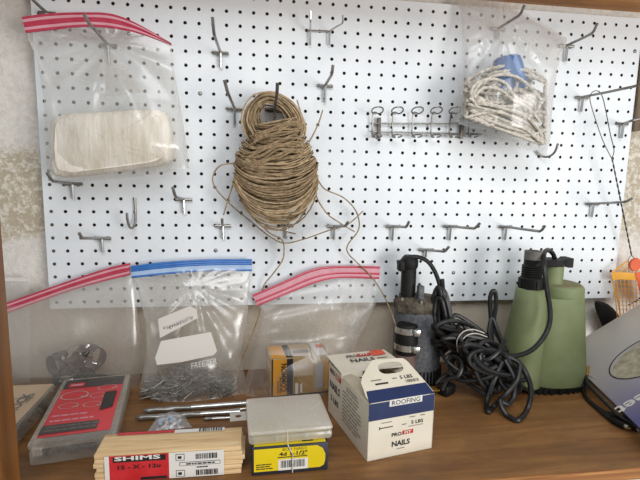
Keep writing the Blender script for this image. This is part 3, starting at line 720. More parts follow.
for i in range(9):     # tall coil hanging beside the pump
    dx = i*1.1; wy = -.078-.006*(i % 4)
    top = 287+q.uniform(0, 12); bot = 345+q.uniform(-4, 8)
    W = [P3(431+dx, 320, wy), P3(432+dx, (top+310)/2, wy), P3(436+dx*.8, top, wy-.004), P3(440+dx*.9, (top+310)/2, wy-.01), P3(444+dx, 330, wy-.012), P3(443+dx, bot, wy-.01), P3(435+dx, bot, wy)]
    mb.tube(spline(W, 6, True), .004, m_cord, 7, closed=True)
cord([(442, 279, -.085), (444, 298, -.088), (451, 328, -.095), (454, 350, -.1), (450, 372, -.11), (446, 384, -.125)], .005)
mb.build('power_cord', t)
mb = MB(); p = P3(447, 387, -.13); mb.box((p.x-.018, p.y-.012, .001), (p.x+.014, p.y+.012, .022), m_black, M=Matrix.Translation(p) @ Matrix.Rotation(.6, 4, 'Z') @ Matrix.Translation(-p), bev=.004)
for k in range(3): mb.box((p.x-.022-.016, p.y-.008+k*.007, .010), (p.x-.018, p.y-.006+k*.007, .013), m_gold)
mb.build('plug', t)
mb = MB(); 
for (a, b, y) in ((438, 341, -.075), (438, 345, -.075)):
    W = [P3(429, b-2, -.08), P3(436, b, -.115), P3(446, b-1, -.115), P3(454, b-5, -.09)]; mb.tube(spline(W, 5), .003, m_cord, 6)
mb.build('cord_tie', t)

# ------------------------------------------------------------------ green pump
GX, GY = .380, -.092
t = thing('green_pump', 'olive green upright submersible pump with black fittings', 'pump', (GX, GY, 0))
def ell(cx, cy, a, b, z, n=40, p=2.6, rot=0):
    out = []
    for k in range(n):
        q_ = 2*PI*k/n; c, s = math.cos(q_), math.sin(q_)
        out.append((cx+a*math.copysign(abs(c)**(2/p), c), cy+b*math.copysign(abs(s)**(2/p), s), z))
    return out
mb = MB()
mb.loft([ell(GX+0.0135, GY, 0.0665, 0.0640, .012), ell(GX+0.0135, GY, 0.0675, 0.0650, .02), ell(GX+0.0135, GY, 0.0665, 0.0640, .05), ell(GX+0.0135, GY, 0.0615, 0.0580, .10), ell(GX+0.0135, GY, 0.0575, 0.0530, .15), ell(GX+0.0135, GY, 0.0545, 0.0500, .180), ell(GX+0.0135, GY, 0.0525, 0.0480, .188)], m_green)
# left standpipe bulging out of the body
xs = aty(529, 300, GY-.02).x
mb.loft([ell(xs-.008, GY-.016, .039, .049, .012, 28, 2.1), ell(xs-.007, GY-.018, .037, .047, .06, 28, 2.1), ell(xs-.003, GY-.021, .032, .041, .12, 28, 2.1), ell(xs, GY-.023, .0275, .033, .18, 28, 2.1), ell(xs, GY-.022, .0265, .029, .203, 28, 2.1), ell(xs, GY-.022, .024, .026, .206, 28, 2.1)], m_green)
xr = aty(560, 288, GY).x
mb.loft([ell(xr, GY, .042, .046, .180, 32, 2.3), ell(xr-.001, GY, .042, .046, .204, 32, 2.3), ell(xr-.001, GY, .039, .043, .2085, 32, 2.3)], m_green)
mb.build('housing', t, angle=50)
mb = MB(); mb.loft([ell(xr-.001, GY, .038, .042, .2086, 32, 2.3), ell(xr-.001, GY, .036, .040, .2105, 32, 2.3)], m_dust); o = mb.build('dusty_lid', t); o['label'] = 'dust covered flat lid'
xn = aty(553.5, 275, GY).x; rn = 9/depth_px((xn, GY, .23))
zn = aty(553, 263, GY).z
mb = MB(); mb.lathe([(.001, .209), (rn*1.08, .209), (rn, .214), (rn, zn-.006), (rn*.93, zn-.001), (.001, zn-.001)], m_green, c=(xn, GY, 0), n=28); mb.build('neck', t)
mb = MB()
mb.loft([ell(GX, GY, .080, .064, 0.0005), ell(GX, GY, .080, .064, .012)], m_black)
for k in range(44):
    a = 2*PI*k/44; pz = ell(GX, GY, .082, .066, 0, 44)[k]; M = Matrix.Translation((pz[0], pz[1], 0)) @ Matrix.Rotation(math.atan2(pz[1]-GY, pz[0]-GX), 4, 'Z'); mb.box((-.003, -.0025, .0005), (.0015, .0025, .012), m_black, M=M)
mb.build('intake_base', t)
# threaded outlet
mb = MB(); OC = (xs, GY-.022, 0); ro = 9.6/depth_px((xs, GY, .23)); prof = [(.001, .204), (ro*1.12, .204), (ro*1.15, .212), (ro*1.15, .226), (ro, .229)]
ztop = aty(528, 251, GY-.02).z
z = .230
for k in range(5): prof += [(ro*.94, z), (ro*1.04, z+.0022), (ro*.94, z+.0044)]; z += .0044
prof += [(ro*.86, z+.001), (ro*.84, ztop), (.001, ztop)]
mb.lathe(prof, m_black, c=OC, n=30)
for k in range(8):
    a = 2*PI*k/8; M = Matrix.Translation(OC) @ Matrix.Rotation(a, 4, 'Z'); mb.box((ro*1.05, -.002, .206), (ro*1.25, .002, .224), m_black, M=M)
mb.build('threaded_outlet', t)
mb = MB(); mb.lathe([(.001, ztop-.016), (ro*.87, ztop-.016), (ro*.87, ztop+.0005), (ro*.6, ztop+.001), (ro*.58, ztop-.004), (.001, ztop-.004)], mat('grey_pipe_end', '56534e', '716d66', rough=.7, scale=60), c=OC, n=26); mb.build('pipe_end', t)
mb = MB(); hz = zn+.002
a_, b2 = aty(541, 259.5, GY-.01), aty(574, 261.5, GY-.01)
mb.loft([[(x, GY+sy*wy, hz+sz*hh) for sy, sz in ((-1, -1), (1, -1), (1, 1), (-1, 1))] for x, wy, hh in ((a_.x-.004, .008, .005), (a_.x+.012, .010, .006), (xn-.010, .018, .007), (xn+.008, .018, .007), (b2.x-.022, .010, .006), (b2.x-.014, .013, .0095), (b2.x-.003, .013, .0095), (b2.x+.001, .008, .006))], m_black)
mb.build('handle', t)
# cord with tangle
mb = MB()
cord([(556, 262, -.09), (553, 254, -.095), (548, 250, -.105), (544, 254, -.125), (544.5, 268, -.15), (547, 290, -.163), (550, 310, -.172), (549, 325, -.178), (543, 338, -.182), (533, 349, -.182), (520, 355, -.175), (505, 356, -.165)], .0046)
cord([(505, 356, -.165), (518, 362, -.18), (527, 375, -.20), (531, 392, -.21), (527, 410, -.22), (518, 420, -.23), (508, 416, -.225), (502, 408, -.22), (500, 400, -.21)], .0048)
cord([(492, 345, -.10), (491, 320, -.09), (490, 300, -.085), (492, 292, -.085), (495, 292, -.085), (496, 303, -.085), (494, 325, -.09), (500, 340, -.11), (507, 352, -.14)], .0045)
cord([(493, 345, -.11), (489, 332, -.10), (492, 318, -.092), (497, 330, -.1), (502, 342, -.12)], .0042)
cord([(520, 365, -.19), (517, 380, -.2), (505, 395, -.21), (494, 406, -.2), (488, 412, -.2), (487, 402, -.19), (492, 385, -.18), (500, 365, -.17)], .0048)
cord([(458, 332, -.09), (452, 322, -.085), (455, 315, -.08), (466, 320, -.08), (480, 330, -.085), (490, 338, -.1)], .0043)
cord([(505, 360, -.17), (514, 378, -.19), (514, 395, -.2), (508, 404, -.21), (500, 400, -.21)], .0045)
cord([(450, 366, -.13), (447, 358, -.125), (456, 352, -.12), (466, 352, -.12), (462, 342, -.11)], .004)
cord([(448, 372, -.13), (460, 380, -.15), (478, 380, -.17), (495, 374, -.18), (502, 362, -.17)], .0044)
cord([(436, 384, -.12), (444, 376, -.12), (455, 374, -.13), (475, 388, -.16), (490, 398, -.18)], .0044)
cord([(446, 366, -.13), (452, 356, -.13), (462, 362, -.15), (458, 376, -.16), (447, 380, -.15), (442, 390, -.15)], .0042)
cord([(441, 352, -.11), (448, 362, -.13), (462, 372, -.15), (480, 372, -.17), (497, 366, -.175)], .0042)
cord([(462, 330, -.1), (470, 348, -.14), (484, 360, -.17), (498, 352, -.17), (505, 340, -.15)], .0042)
q = random.Random(31)
for i in range(30):
    f = q.uniform(0, 1)
    cxp, cyp = 460+f*48, 338+f*32+q.uniform(-5, 8); A = q.uniform(18, 36); B = q.uniform(5, 13); th = math.radians(36+q.uniform(-18, 18)); pts = []
    yy = -.105-.07*f+q.uniform(-.02, .02); ph = q.uniform(0, 6)
    if q.random() < .3: th = math.radians(70+q.uniform(-15, 15)); cyp += 8; A = min(A, 26)
    for k in range(14):
        a = 2*PI*k/14; x = A*math.cos(a); y = B*math.sin(a)+2*math.sin(2*a+ph)
        pts.append(P3(cxp+x*math.cos(th)-y*math.sin(th), cyp+x*math.sin(th)+y*math.cos(th), yy+.012*math.sin(a+ph), .0045+.010*q.random()))
    mb.tube(spline(pts, 5, True), .0043, m_cord, 7, closed=True)
pc_ = mb.build('power_cord', t)
mb = MB()
for k, (xo, yo) in enumerate(((0, 0), (3, 4))):
    W = [P3(458+xo, 352+yo, -.135), P3(457+xo, 341+yo, -.152), P3(463+xo, 332+yo, -.155), P3(473+xo, 329.5+yo, -.152), P3(484+xo, 333+yo, -.14)]
    mb.tube(spline(W, 7), .0011, m_rope, 6)
o = mb.build('cord_tie', pc_); o['label'] = 'pale string tied round the cord'

# ------------------------------------------------------------------ nails carton
A0 = V((-.0505, -.3265, 0)); ang = math.radians(12)
t = thing('nail_carton', 'white and navy cardboard nail carton with a carry handle, lid open', 'box', A0, rz=ang)
Mx = ROOT[t.name]; W, D, H = .1125, .160, .0905
def NB(x, y, z): return Mx @ V((x, y, z))
ex = Mx.to_3x3() @ V((1, 0, 0)); ey = Mx.to_3x3() @ V((0, 1, 0)); ez = V((0, 0, 1))
mb = MB(); th = .0012
mb.box((0, 0, 0.0003), (W, D, .0012), m_white, M=Mx)
mb.box((0, 0, 0.0003), (W, th, H), m_white, M=Mx); mb.box((0, D-th, 0.0003), (W, D, H), m_white, M=Mx)
mb.box((0, 0, 0.0003), (th, D, H), m_white, M=Mx); mb.box((W-th, 0, 0.0003), (W, D, H), m_white, M=Mx)
mb.box((th, th, .045), (W-th, D-th, .046), m_kraft, M=Mx)
# folded-in side gussets at the sides, sloping into the box
mb.add([NB(0.0005, .003, H), NB(.0005, D-.01, H), NB(.03, D-.03, H-.012), NB(.028, .05, H+.006)], [(0, 1, 2, 3), (3, 2, 1, 0)], m_kraft)
mb.add([NB(W-.0005, .003, H), NB(W-.0005, D-.01, H), NB(W-.02, D-.03, H-.006), NB(W-.015, .05, H+.004)], [(0, 1, 2, 3), (3, 2, 1, 0)], m_white)
mb.build('carton_body', t, smooth=False)
# gable panel with handle
gt = V((0, .062, .0375)); gl = gt.length; gu = gt.normalized()
def GP(x, s, l=0):
    nrm_ = V((0, -gu.z, gu.y)); return Mx @ (V((x, 0, H)) + gu*s + nrm_*l)
gux, guy = ex, (Mx.to_3x3() @ gu)
out = [(0, 0), (W, 0), (W-.001, .008), (.094, gl*.90), (.088, gl*.98), (.060, gl), (.040, gl*1.03), (.034, gl*1.01), (.002, .042)]
mbg = MB(); n = 40
def outline(poly, n):
    # resample closed polygon by angle around the hole centre
    cx_, cy_ = .0605, gl*.77; res = []
    for k in range(n):
        a = 2*PI*k/n; dx, dy = math.cos(a), math.sin(a); best = None
        for (x1, y1), (x2, y2) in zip(poly, poly[1:]+poly[:1]):
            den = dx*(y2-y1)-dy*(x2-x1)
            if abs(den) < 1e-12: continue
            tt = ((x1-cx_)*(y2-y1)-(y1-cy_)*(x2-x1))/den; uu = ((x1-cx_)*dy-(y1-cy_)*dx)/den
            if tt > 0 and -1e-6 <= uu <= 1+1e-6 and (best is None or tt < best): best = tt
        res.append((cx_+dx*best, cy_+dy*best))
    return res, (cx_, cy_)
oo, hc = outline(out, n)
hole = [(hc[0]+.0215*math.copysign(abs(math.cos(2*PI*k/n))**.6, math.cos(2*PI*k/n)), hc[1]+.0105*math.copysign(abs(math.sin(2*PI*k/n))**.8, math.sin(2*PI*k/n))) for k in range(n)]
vs = [GP(x, s) for x, s in oo]+[GP(x, s) for x, s in hole]+[GP(x, s, -.0012) for x, s in oo]+[GP(x, s, -.0012) for x, s in hole]
fs = []
for k in range(n):
    k2 = (k+1) % n
    fs += [(k, k2, n+k2, n+k), (2*n+k2, 2*n+k, 3*n+k, 3*n+k2), (k2, k, 2*n+k, 2*n+k2), (n+k, n+k2, 3*n+k2, 3*n+k)]
mbg.add(vs, fs, m_white)
mbg.quad(GP(.001, .001, .0004), GP(W-.001, .001, .0004), GP(W-.006, .021, .0004), GP(.004, .021, .0004), m_navy)
mbg.text('5 LBS', GP(W*.70, .036), gux, guy, .022, .006, m_ink, .02, .0006)
barcode(mbg, GP(W*.76, .028), gux, guy, .022, .005, m_inkgrey, 14)
mbg.rect(GP(W*.30, .030), gux, guy, .022, .0028, m_ink, .0006); mbg.rect(GP(W*.24, .037), gux, guy, .018, .0016, m_inkgrey, .0006); mbg.rect(GP(W*.52, .036), gux, guy, .008, .0016, m_inkgrey, .0006)
mbg.build('handle_panel', t, smooth=False)
# back lid lying open over the rear half
lo = [NB(-.004, D+.004, H+.012), NB(W-.002, D+.004, H+.010), NB(W+.002, D-.072, H+.009), NB(-.001, D-.058, H+.005)]
mbl = MB(); mbl.add([p for p in lo]+[p-V((0, 0, .0014)) for p in lo], [(3, 2, 1, 0), (4, 5, 6, 7), (0, 1, 5, 4), (1, 2, 6, 5), (2, 3, 7, 6), (3, 0, 4, 7)], m_white)
fl_ = [lo[3], lo[3].lerp(lo[2], .32), lo[3].lerp(lo[2], .30)+V((0, 0, -.009))-ey*.004, lo[3]+V((0, 0, -.009))-ey*.003]; mbl.add(fl_, [(0, 1, 2, 3), (3, 2, 1, 0)], m_white)
lc = (lo[0]+lo[1]+lo[2]+lo[3])/4; lux = (lo[1]-lo[0]).normalized(); luy = (lo[0]-lo[3]); luy = (luy-lux*luy.dot(lux)).normalized()
mbl.text('PRO', lc+lux*(-.017)+luy*.018, lux, luy, .021, .008, m_ink, .03, .0012); mbl.rect(lc+lux*.007+luy*.019, lux, luy, .026, .009, m_redprint, .0012); mbl.text('FIT', lc+lux*.007+luy*.019, lux, luy, .016, .0065, m_white, .03, .0018)
mbl.text('NAILS', lc+lux*(-.003)+luy*.002, lux, luy, .046, .011, m_ink, .02, .0012)
mbl.rect(lc+lux*.035+luy*.021, lux, luy, .026, .017, m_orange, .0012); mbl.rect(lc+lux*.035+luy*.002, lux, luy, .02, .003, m_inkgrey, .0012); mbl.rect(lc+lux*.046-luy*.014, lux, luy, .012, .004, m_inkgrey, .0012)
mbl.build('lid_flap', t, smooth=False)
mbf = MB()
def F_(x, z): return NB(x, 0, z)
mbf.rect(F_(W/2, H-.0135), ex, ez, W-.001, .027, m_navy)
for o_, ux_, uy_ in ((F_(W*.55, H-.0035), ex, ez),):
    mbf.rect(o_, ux_, uy_, .056, .0105, m_paper, .0007); mbf.text('ROOFING', o_, ux_, uy_, .048, .0072, m_ink, .0, .0011)
mbf.text('5 LBS', F_(W*.74, H-.040), ex, ez, .021, .0055, m_ink, .02); mbf.rect(F_(W*.66, H-.031), ex, ez, .010, .0014, m_inkgrey); mbf.rect(F_(W*.82, H-.031), ex, ez, .008, .0014, m_inkgrey); mbf.rect(F_(W*.54, H-.041), ex, ez, .008, .0014, m_inkgrey); mbf.rect(F_(W*.72, H-.046), ex, ez, .026, .001, m_inkgrey)
mbf.rect(F_(W*.27, H-.033), ex, ez, .018, .0012, m_inkgrey); mbf.rect(F_(W*.27, H-.041), ex, ez, .022, .0015, m_ink); mbf.rect(F_(W*.17, H-.041), ex, ez, .0015, .005, m_ink)
mbf.text('PRO', F_(W*.43, H-.055), ex, ez, .017, .006, m_ink, .03); mbf.rect(F_(W*.60, H-.0545), ex, ez, .019, .0065, m_redprint); mbf.text('FIT', F_(W*.60, H-.0545), ex, ez, .012, .0048, m_white, .03, .0008)
mbf.text('NAILS', F_(W*.50, H-.070), ex, ez, .031, .0088, m_ink, .03); mbf.rect(F_(W*.50, H-.079), ex, ez, .014, .0012, m_inkgrey)
mbf.build('front_print', t, smooth=False)
mbs = MB()
def S_(y, z): return NB(0, y, z)
sy = -ey
mbs.text('PRO', S_(D-.018, H-.010), sy, ez, .022, .009, m_ink, .03); mbs.rect(S_(D-.044, H-.011), sy, ez, .024, .010, m_redprint); mbs.text('FIT', S_(D-.044, H-.011), sy, ez, .016, .0075, m_white, .03, .0008)
mbs.text('NAILS', S_(D-.030, H-.034), sy, ez, .045, .014, m_ink, .02); mbs.text('5 LBS', S_(D-.030, H-.058), sy, ez, .035, .010, m_ink, .02)
smalltext(mbs, S_(D-.10, H-.010), sy, ez, .04, 2, .005, .0018, m_inkgrey, 5, 3); smalltext(mbs, S_(D-.10, H-.022), sy, ez, .07, 9, .0062, .0018, m_inkgrey, 8, 3)
mbs.build('side_print', t, smooth=False)

# ------------------------------------------------------------------ yellow nail box + clear case
t = thing('nail_box', 'dark navy box with a yellow barcode label under the clear case', 'box', (-.166, -.298, 0), rz=math.radians(1.5))
Mx = ROOT[t.name]; W, D, H = .108, .083, .043
ex = Mx.to_3x3() @ V((1, 0, 0)); ey = Mx.to_3x3() @ V((0, 1, 0))
def YB_(x, y, z): return Mx @ V((x, y, z))
mb = MB(); mb.box((-W/2, -D/2, .0003), (W/2, D/2, H), m_navybox, M=Mx, bev=.0012); mb.build('carton', t)
mb = MB(); hw, z0_, z1_ = W/2-.004, .006, H-.003
l = [(-hw-.001, z0_), (hw-.008, z0_), (hw-.002, z0_+.003), (hw, z0_+.01), (hw, z1_-.014), (hw-.004, z1_-.005), (hw-.012, z1_), (-hw-.001, z1_)]
mb.add([YB_(x, -D/2-.0004, z) for x, z in l], [tuple(range(len(l)))], m_yellow)
o_ = YB_(.004, -D/2, .014); mb.rect(o_, ex, ez, .042, .0165, m_paper, .0006); barcode(mb, o_+ez*.001, ex, ez, .035, .011, m_ink, 24, 6)
mb.text('BOX NAILS', YB_(.006, -D/2, .0372), ex, ez, .034, .004, m_ink, .0)
mb.text('4d 1-1/2"', YB_(.004, -D/2, .0305), ex, ez, .040, .0062, m_ink, .03); mb.rect(YB_(.003, -D/2, .0255), ex, ez, .042, .0014, m_ink, .0006)
smalltext(mb, YB_(-.037, -D/2, .0165), ex, ez, .022, 3, .0032, .0016, m_ink, 12, 3)
mb.rect(YB_(0, -.003, H), ex, ey, W*.94, D*.9, m_yellow, .0004); mb.rect(YB_(.025, -D/2+.007, H), ex, ey, .016, .003, m_ink, .0008)
o = mb.build('yellow_label', t, smooth=False); o['label'] = 'yellow printed label with barcode'
t = thing('clear_case', 'frosted clear plastic case lying on the yellow labelled box', 'case', (-.166, -.286, .0445), rz=math.radians(3))
Mx = ROOT[t.name]; W, D, H = .119, .100, .021
mb = MB(); mb.box((-W/2, -D/2, 0), (W/2, D/2, H*.61), f_case, M=Mx, bev=.004); mb.build('tray', t)
mb = MB(); mb.box((-W/2-.0008, -D/2-.0008, H*.62), (W/2+.0008, D/2+.0008, H), f_case, M=Mx, bev=.004); mb.build('lid', t)
mb = MB()
m_divp = mat('pale_divider_plastic', 'c9c5b8', rough=.4)
for x in (-.02, .022): mb.box((x-.0006, -D/2+.003, .001), (x+.0006, D/2-.003, H*.58), m_divp, M=Mx)
mb.box((-W/2+.003, -.0246, .001), (W/2-.003, -.0234, H*.58), m_divp, M=Mx); mb.build('divider', t)
m_tabp = mat('white_plastic_tab', 'b9b5ac', rough=.5)
mb = MB(); n = 16; tc_ = V((-W/2-.013, .022, .006)); sqv = []
for k in range(n):
    a = 2*PI*k/n; c, s = math.cos(a), math.sin(a); mq = max(abs(c), abs(s)); sqv.append((.0125*c/mq, .0125*s/mq))
vs = [Mx @ (tc_+V((x, y*1.0, z))) for z in (0, .0012) for x, y in sqv]+[Mx @ (tc_+V((.005*math.cos(2*PI*k/n), .005*math.sin(2*PI*k/n), z))) for z in (0, .0012) for k in range(n)]
fs = []
for k in range(n):
    k2 = (k+1) % n; fs += [(n+k, n+k2, 3*n+k2, 3*n+k), (k2, k, 2*n+k, 2*n+k2), (k, k2, n+k2, n+k), (2*n+k2, 2*n+k, 3*n+k, 3*n+k2)]
mb.add(vs, fs, m_tabp); o = mb.build('hang_tab', t, smooth=False); o['label'] = 'white hang tab with a hole'
# string over both
mb = MB(); xx = atz(284, 397, .064).x; x2 = atz(288, 436, .0645).x; x3 = aty(292.5, 478, -.343).x
mb.tube([(xx, -.2345, .0455), (xx, -.2355, .063), (xx+.001, -.240, .0648), (x2, -.332, .0648), (x2+.0005, -.337, .062), (x2+.0005, -.339, .050), (x2+.001, -.3412, .044), (x3, -.3414, .030), (x3, -.3416, .0022)], .0008, m_rope, 6)
o = mb.build('white_string', origin=(x2, -.34, .02)); tag(o, 'thin white string stretched over the clear case and down the yellow label', 'string')

# ------------------------------------------------------------------ shims
x0, x1, y0, y1, H = -.431, -.228, -.333, -.279, .041
t = thing('shim_bundle', 'bundle of pale wood shims wrapped in a red and white label', 'shims', ((x0+x1)/2, (y0+y1)/2, 0))
q = random.Random(8); rowsN, colsN = 5, 1
for i in range(6):
    z = .0003+i*H/6; mb = MB(); sh = q.uniform(-.004, .004); sr = q.uniform(-.006, .006); sy_ = q.uniform(-.0015, .0015)
    mb.box((x0+abs(sh), y0+sy_+.0015, z), (x1-abs(sr), y1+sy_-.0015, z+H/6-.0004), m_shim, bev=.0008); mb.build('shim', t)
mb = MB(); X = V((1, 0, 0)); yf = y0-.0008
def cx_at(px): return aty(px, 460, y0).x
def zf(py, px): return aty(px, py, y0).z
xr0, xr1, xw1 = cx_at(109), cx_at(169), cx_at(224)
def SR(xa, xb, za, zb, m, l=0): mb.quad((xa, yf-l, za), (xb, yf-l, za), (xb, yf-l, zb), (xa, yf-l, zb), m)
m_redshiny = mat('red_wrap', 'b9252a', 'c9333a', rough=.25, scale=30)
SR(xr0-.006, xr0, .001, H-.002, m_paper); SR(xr0, xr1, .001, H-.002, m_redshiny); SR(xr1, xw1, .001, H-.002, m_paper)
SR(xr0+.005, xr1-.004, H-.0115, H-.0035, m_ink, .0003); mb.text('SHIMS', ((xr0+xr1)/2-.002, yf, H-.0060), X, ez, .060, .0062, m_paper, .03, .0006)
mb.text('15 - X - 12u', ((xr0+xr1)/2, yf, H-.019), X, ez, .056, .0058, m_ink, .03, .0006)
SR(xr0+.04, xr1-.003, .002, .006, m_ink, .0003)
for z in (H-.0095, .0075):
    barcode(mb, (xw1-.023, yf, z), X, ez, .03, .008, m_ink, 20, int(z*1000)); SR(xr1+.009, xr1+.021, z-.005, z+.005, m_inkgrey, .0003); SR(xr1+.010, xr1+.020, z-.004, z+.004, m_paper, .0005); SR(xr1+.012, xr1+.017, z-.002, z+.002, m_ink, .0007)
SR(xr1+.014, xw1-.005, H/2-.002, H/2+.0035, m_ink, .0003); SR(xr1+.0147, xw1-.0057, H/2-.0013, H/2+.0028, m_paper, .0005); smalltext(mb, ((xr1+xw1)/2+.004, yf-.0003, H/2+.0008), X, ez, .036, 1, .01, .002, m_ink, 2, 6)
smalltext(mb, ((xr1+xw1)/2+.008, yf, H/2-.005), X, ez, .016, 1, .01, .0016, m_ink, 7, 3)
o = mb.build('printed_wrap', t, smooth=False); o['label'] = 'red and white printed wrap'; mb = MB()
zt = H+.0007
def ST(xa, xb, ya, yb, m): mb.quad((xa, ya, zt), (xb, ya, zt), (xb, yb, zt), (xa, yb, zt), m)
ST(xr0-.002, xr1-.0, y1-.008, y1-.001, m_redshiny); ST(xr1, xw1-.002, y1-.010, y1-.001, m_paper); barcode(mb, (xw1-.022, y1-.0055, zt-.0004), X, (0, 1, 0), .034, .008, m_ink, 20, 44)
o = mb.build('printed_wrap', t, smooth=False); o['label'] = 'red and white printed wrap'

# ------------------------------------------------------------------ hose clamp assortment case
t = thing('assortment_case', 'clear case with red clamp assortment label, right of the cream card case', 'case', (-.4915, -.171, 0), rz=math.radians(8.5))
Mx = ROOT[t.name]; W, D, H = .114, .215, .036
ex = Mx.to_3x3() @ V((1, 0, 0)); ey = Mx.to_3x3() @ V((0, 1, 0))
def AC(x, y, z): return Mx @ V((x, y, z))
mb = MB(); mb.box((-W/2, -D/2, .0003), (W/2, D/2, H*.66), f_case2, M=Mx, bev=.004); mb.build('tray', t)
mb = MB(); mb.box((-W/2-.001, -D/2-.001, H*.68), (W/2+.001, D/2+.001, H), f_case2, M=Mx, bev=.004); mb.build('lid', t)
mb = MB(); mb.box((-.006, -.004, 0), (.006, 0, .012), f_case2, M=Mx @ Matrix.Translation((-W/2+.012, -D/2-.001, H*.5)), bev=.001)
mb.build('latch', t); mb = MB(); mb.box((-.006, -.004, 0), (.006, 0, .012), f_case2, M=Mx @ Matrix.Translation((W/2-.012, -D/2-.001, H*.5)), bev=.001); mb.build('latch', t)
mb = MB(); zt = H+.0002; lw_, ld = W-.016, D-.022
o0 = AC(0, 0, zt)
m_redcard = mat('red_card_print', 'cc353d', 'd43f46', rough=.35, scale=12); m_charc = mat('charcoal_print', '3c3735', '474240', rough=.4, scale=12)
mb.rect(o0, ex, ey, lw_, ld, m_redcard, .0004)
yT = ld/2; mb.rect(AC(0, yT-.018, zt), ex, ey, lw_, .036, m_charc, .0007)
mb.rect(AC(-.028, yT-.023, zt), ex, ey, .026, .018, m_redprint, .001); mb.rect(AC(-.028, yT-.023, zt), ex, ey, .020, .006, m_pinkseal, .0013)
mb.text('ASSORTMENT', AC(.018, yT-.010, zt), ex, ey, .058, .010, m_inkgrey, .02, .001); mb.text('HOSE CLAMPS', AC(.018, yT-.025, zt), ex, ey, .055, .008, m_inkgrey, .0, .001)
m_printsil = mat('printed_silver', 'b7aba4', rough=.5)
def loop(cx_, cy_, rx, ry):
    pts = [AC(cx_+rx*math.cos(a), cy_+ry*math.sin(a), zt+.0012) for a in [2*PI*k/28 for k in range(28)]]
    vs = []; 
    for k in range(28):
        a = 2*PI*k/28
        for f in (1, .90): vs.append(AC(cx_+rx*f*math.cos(a), cy_+ry*f*math.sin(a), zt+.001))
    mb.add(vs, [(2*k, 2*((k+1) % 28), 2*((k+1) % 28)+1, 2*k+1) for k in range(28)], m_printsil)
    mb.rect(AC(cx_+rx*.75, cy_-ry*.5, zt), ex, (ey+ex*.5), rx*.5, ry*.28, m_printsil, .0012)
loop(-.024, .032, .022, .016); loop(.025, .052, .016, .011); loop(-.026, -.005, .015, .010); loop(.010, -.008, .014, .010); loop(.014, .024, .013, .011)
mb.add([AC(.024, -.033, zt+.0014), AC(.043, -.025, zt+.0014), AC(.043, .034, zt+.0014), AC(.024, .032, zt+.0014)], [(0, 1, 2, 3)], mat('black_sticker', '262322', rough=.4))
smalltext(mb, AC(-.014, -.035, zt), ex, ey, .058, 2, .016, .004, m_pinkseal, 5, 5)
mb.rect(AC(-.010, -.076, zt), ex, ey, .078, .026, m_charc, .001)
smalltext(mb, AC(-.008, -.070, zt+.0005), ex, ey, .07, 2, .010, .004, m_inkgrey, 15, 6)
o = mb.build('printed_card', t, smooth=False); o['label'] = 'red and charcoal printed insert'
# clamps inside, seen through the front
q = random.Random(2)
mb = MB()
for k in range(9):
    c = AC(-W/2+.012+k*.0115, -D/2+.016+q.uniform(0, .012), .013); r = .0095
    M = Matrix.Translation(c) @ Matrix.Rotation(q.uniform(0, 3), 4, 'Z') @ Matrix.Rotation(q.uniform(.1, .6), 4, 'X')
    rings = [[M @ V((rr*math.cos(a), y, rr*math.sin(a))) for rr, y in ((r, -.004), (r, .004), (r-.001, .004), (r-.001, -.004))] for a in [2*PI*j/16 for j in range(16)]]
    mb.loft(rings, m_stainless, closed=True)
o = mb.build('clamp_heap', origin=AC(0, -D/2+.02, .003)); tag(o, 'small steel clamps inside the red labelled clear case', 'hose clamps', kind='stuff')

# ------------------------------------------------------------------ left case with cream card
x0, x1, y0, y1, H = -.73, -.5745, -.285, -.086, .034
t = thing('hardware_case', 'clear case with a cream printed card, in the left corner behind the post', 'case', ((x0+x1)/2, (y0+y1)/2, 0))
mb = MB(); mb.box((x0, y0, .0003), (x1, y1, H*.75), f_case2, bev=.003); mb.build('tray', t)
mb = MB(); mb.box((x0-.001, y0-.001, H*.77), (x1+.001, y1+.001, H), f_case2, bev=.003); mb.build('lid', t)
mb = MB(); mb.box((x0+.004, y0+.004, H+.0003), (x1-.001, y1-.002, H+.0008), m_creamcard)
tp = atz(19.5, 403, H+.0008); mb.text('ROCK', tp, (0, 1, 0), (-1, 0, 0), .07, .017, m_inkgrey, .03, .0004)
mb.rect((x1-.045, y1-.055, H+.0008), (1, 0, 0), (0, 1, 0), .07, .0016, m_inkgrey, .0003)
smalltext(mb, (x1-.022, y1-.055, H+.0008), (0, 1, 0), (-1, 0, 0), .035, 2, .006, .0025, m_inkgrey, 3, 3)
mb.build('printed_card', t, smooth=False)
q = random.Random(4); mb = MB()
for i in range(46):
    c = V((x1-.008-q.random()*.04, y0+.012+q.random()*(y1-y0-.024), .006+q.random()*.013)); a = q.uniform(0, PI); dv = V((math.cos(a), math.sin(a), q.uniform(-.2, .2)))*.009
    mb.tube([c-dv, c, c+dv], lambda f: .0035-.0012*f, q.choice((m_nail, m_rust, m_dullsteel, m_tan)), 6)
o = mb.build('anchor_heap', origin=(x1-.03, (y0+y1)/2, .003)); tag(o, 'mixed small hardware inside the cream card case at far left', 'hardware', kind='stuff')
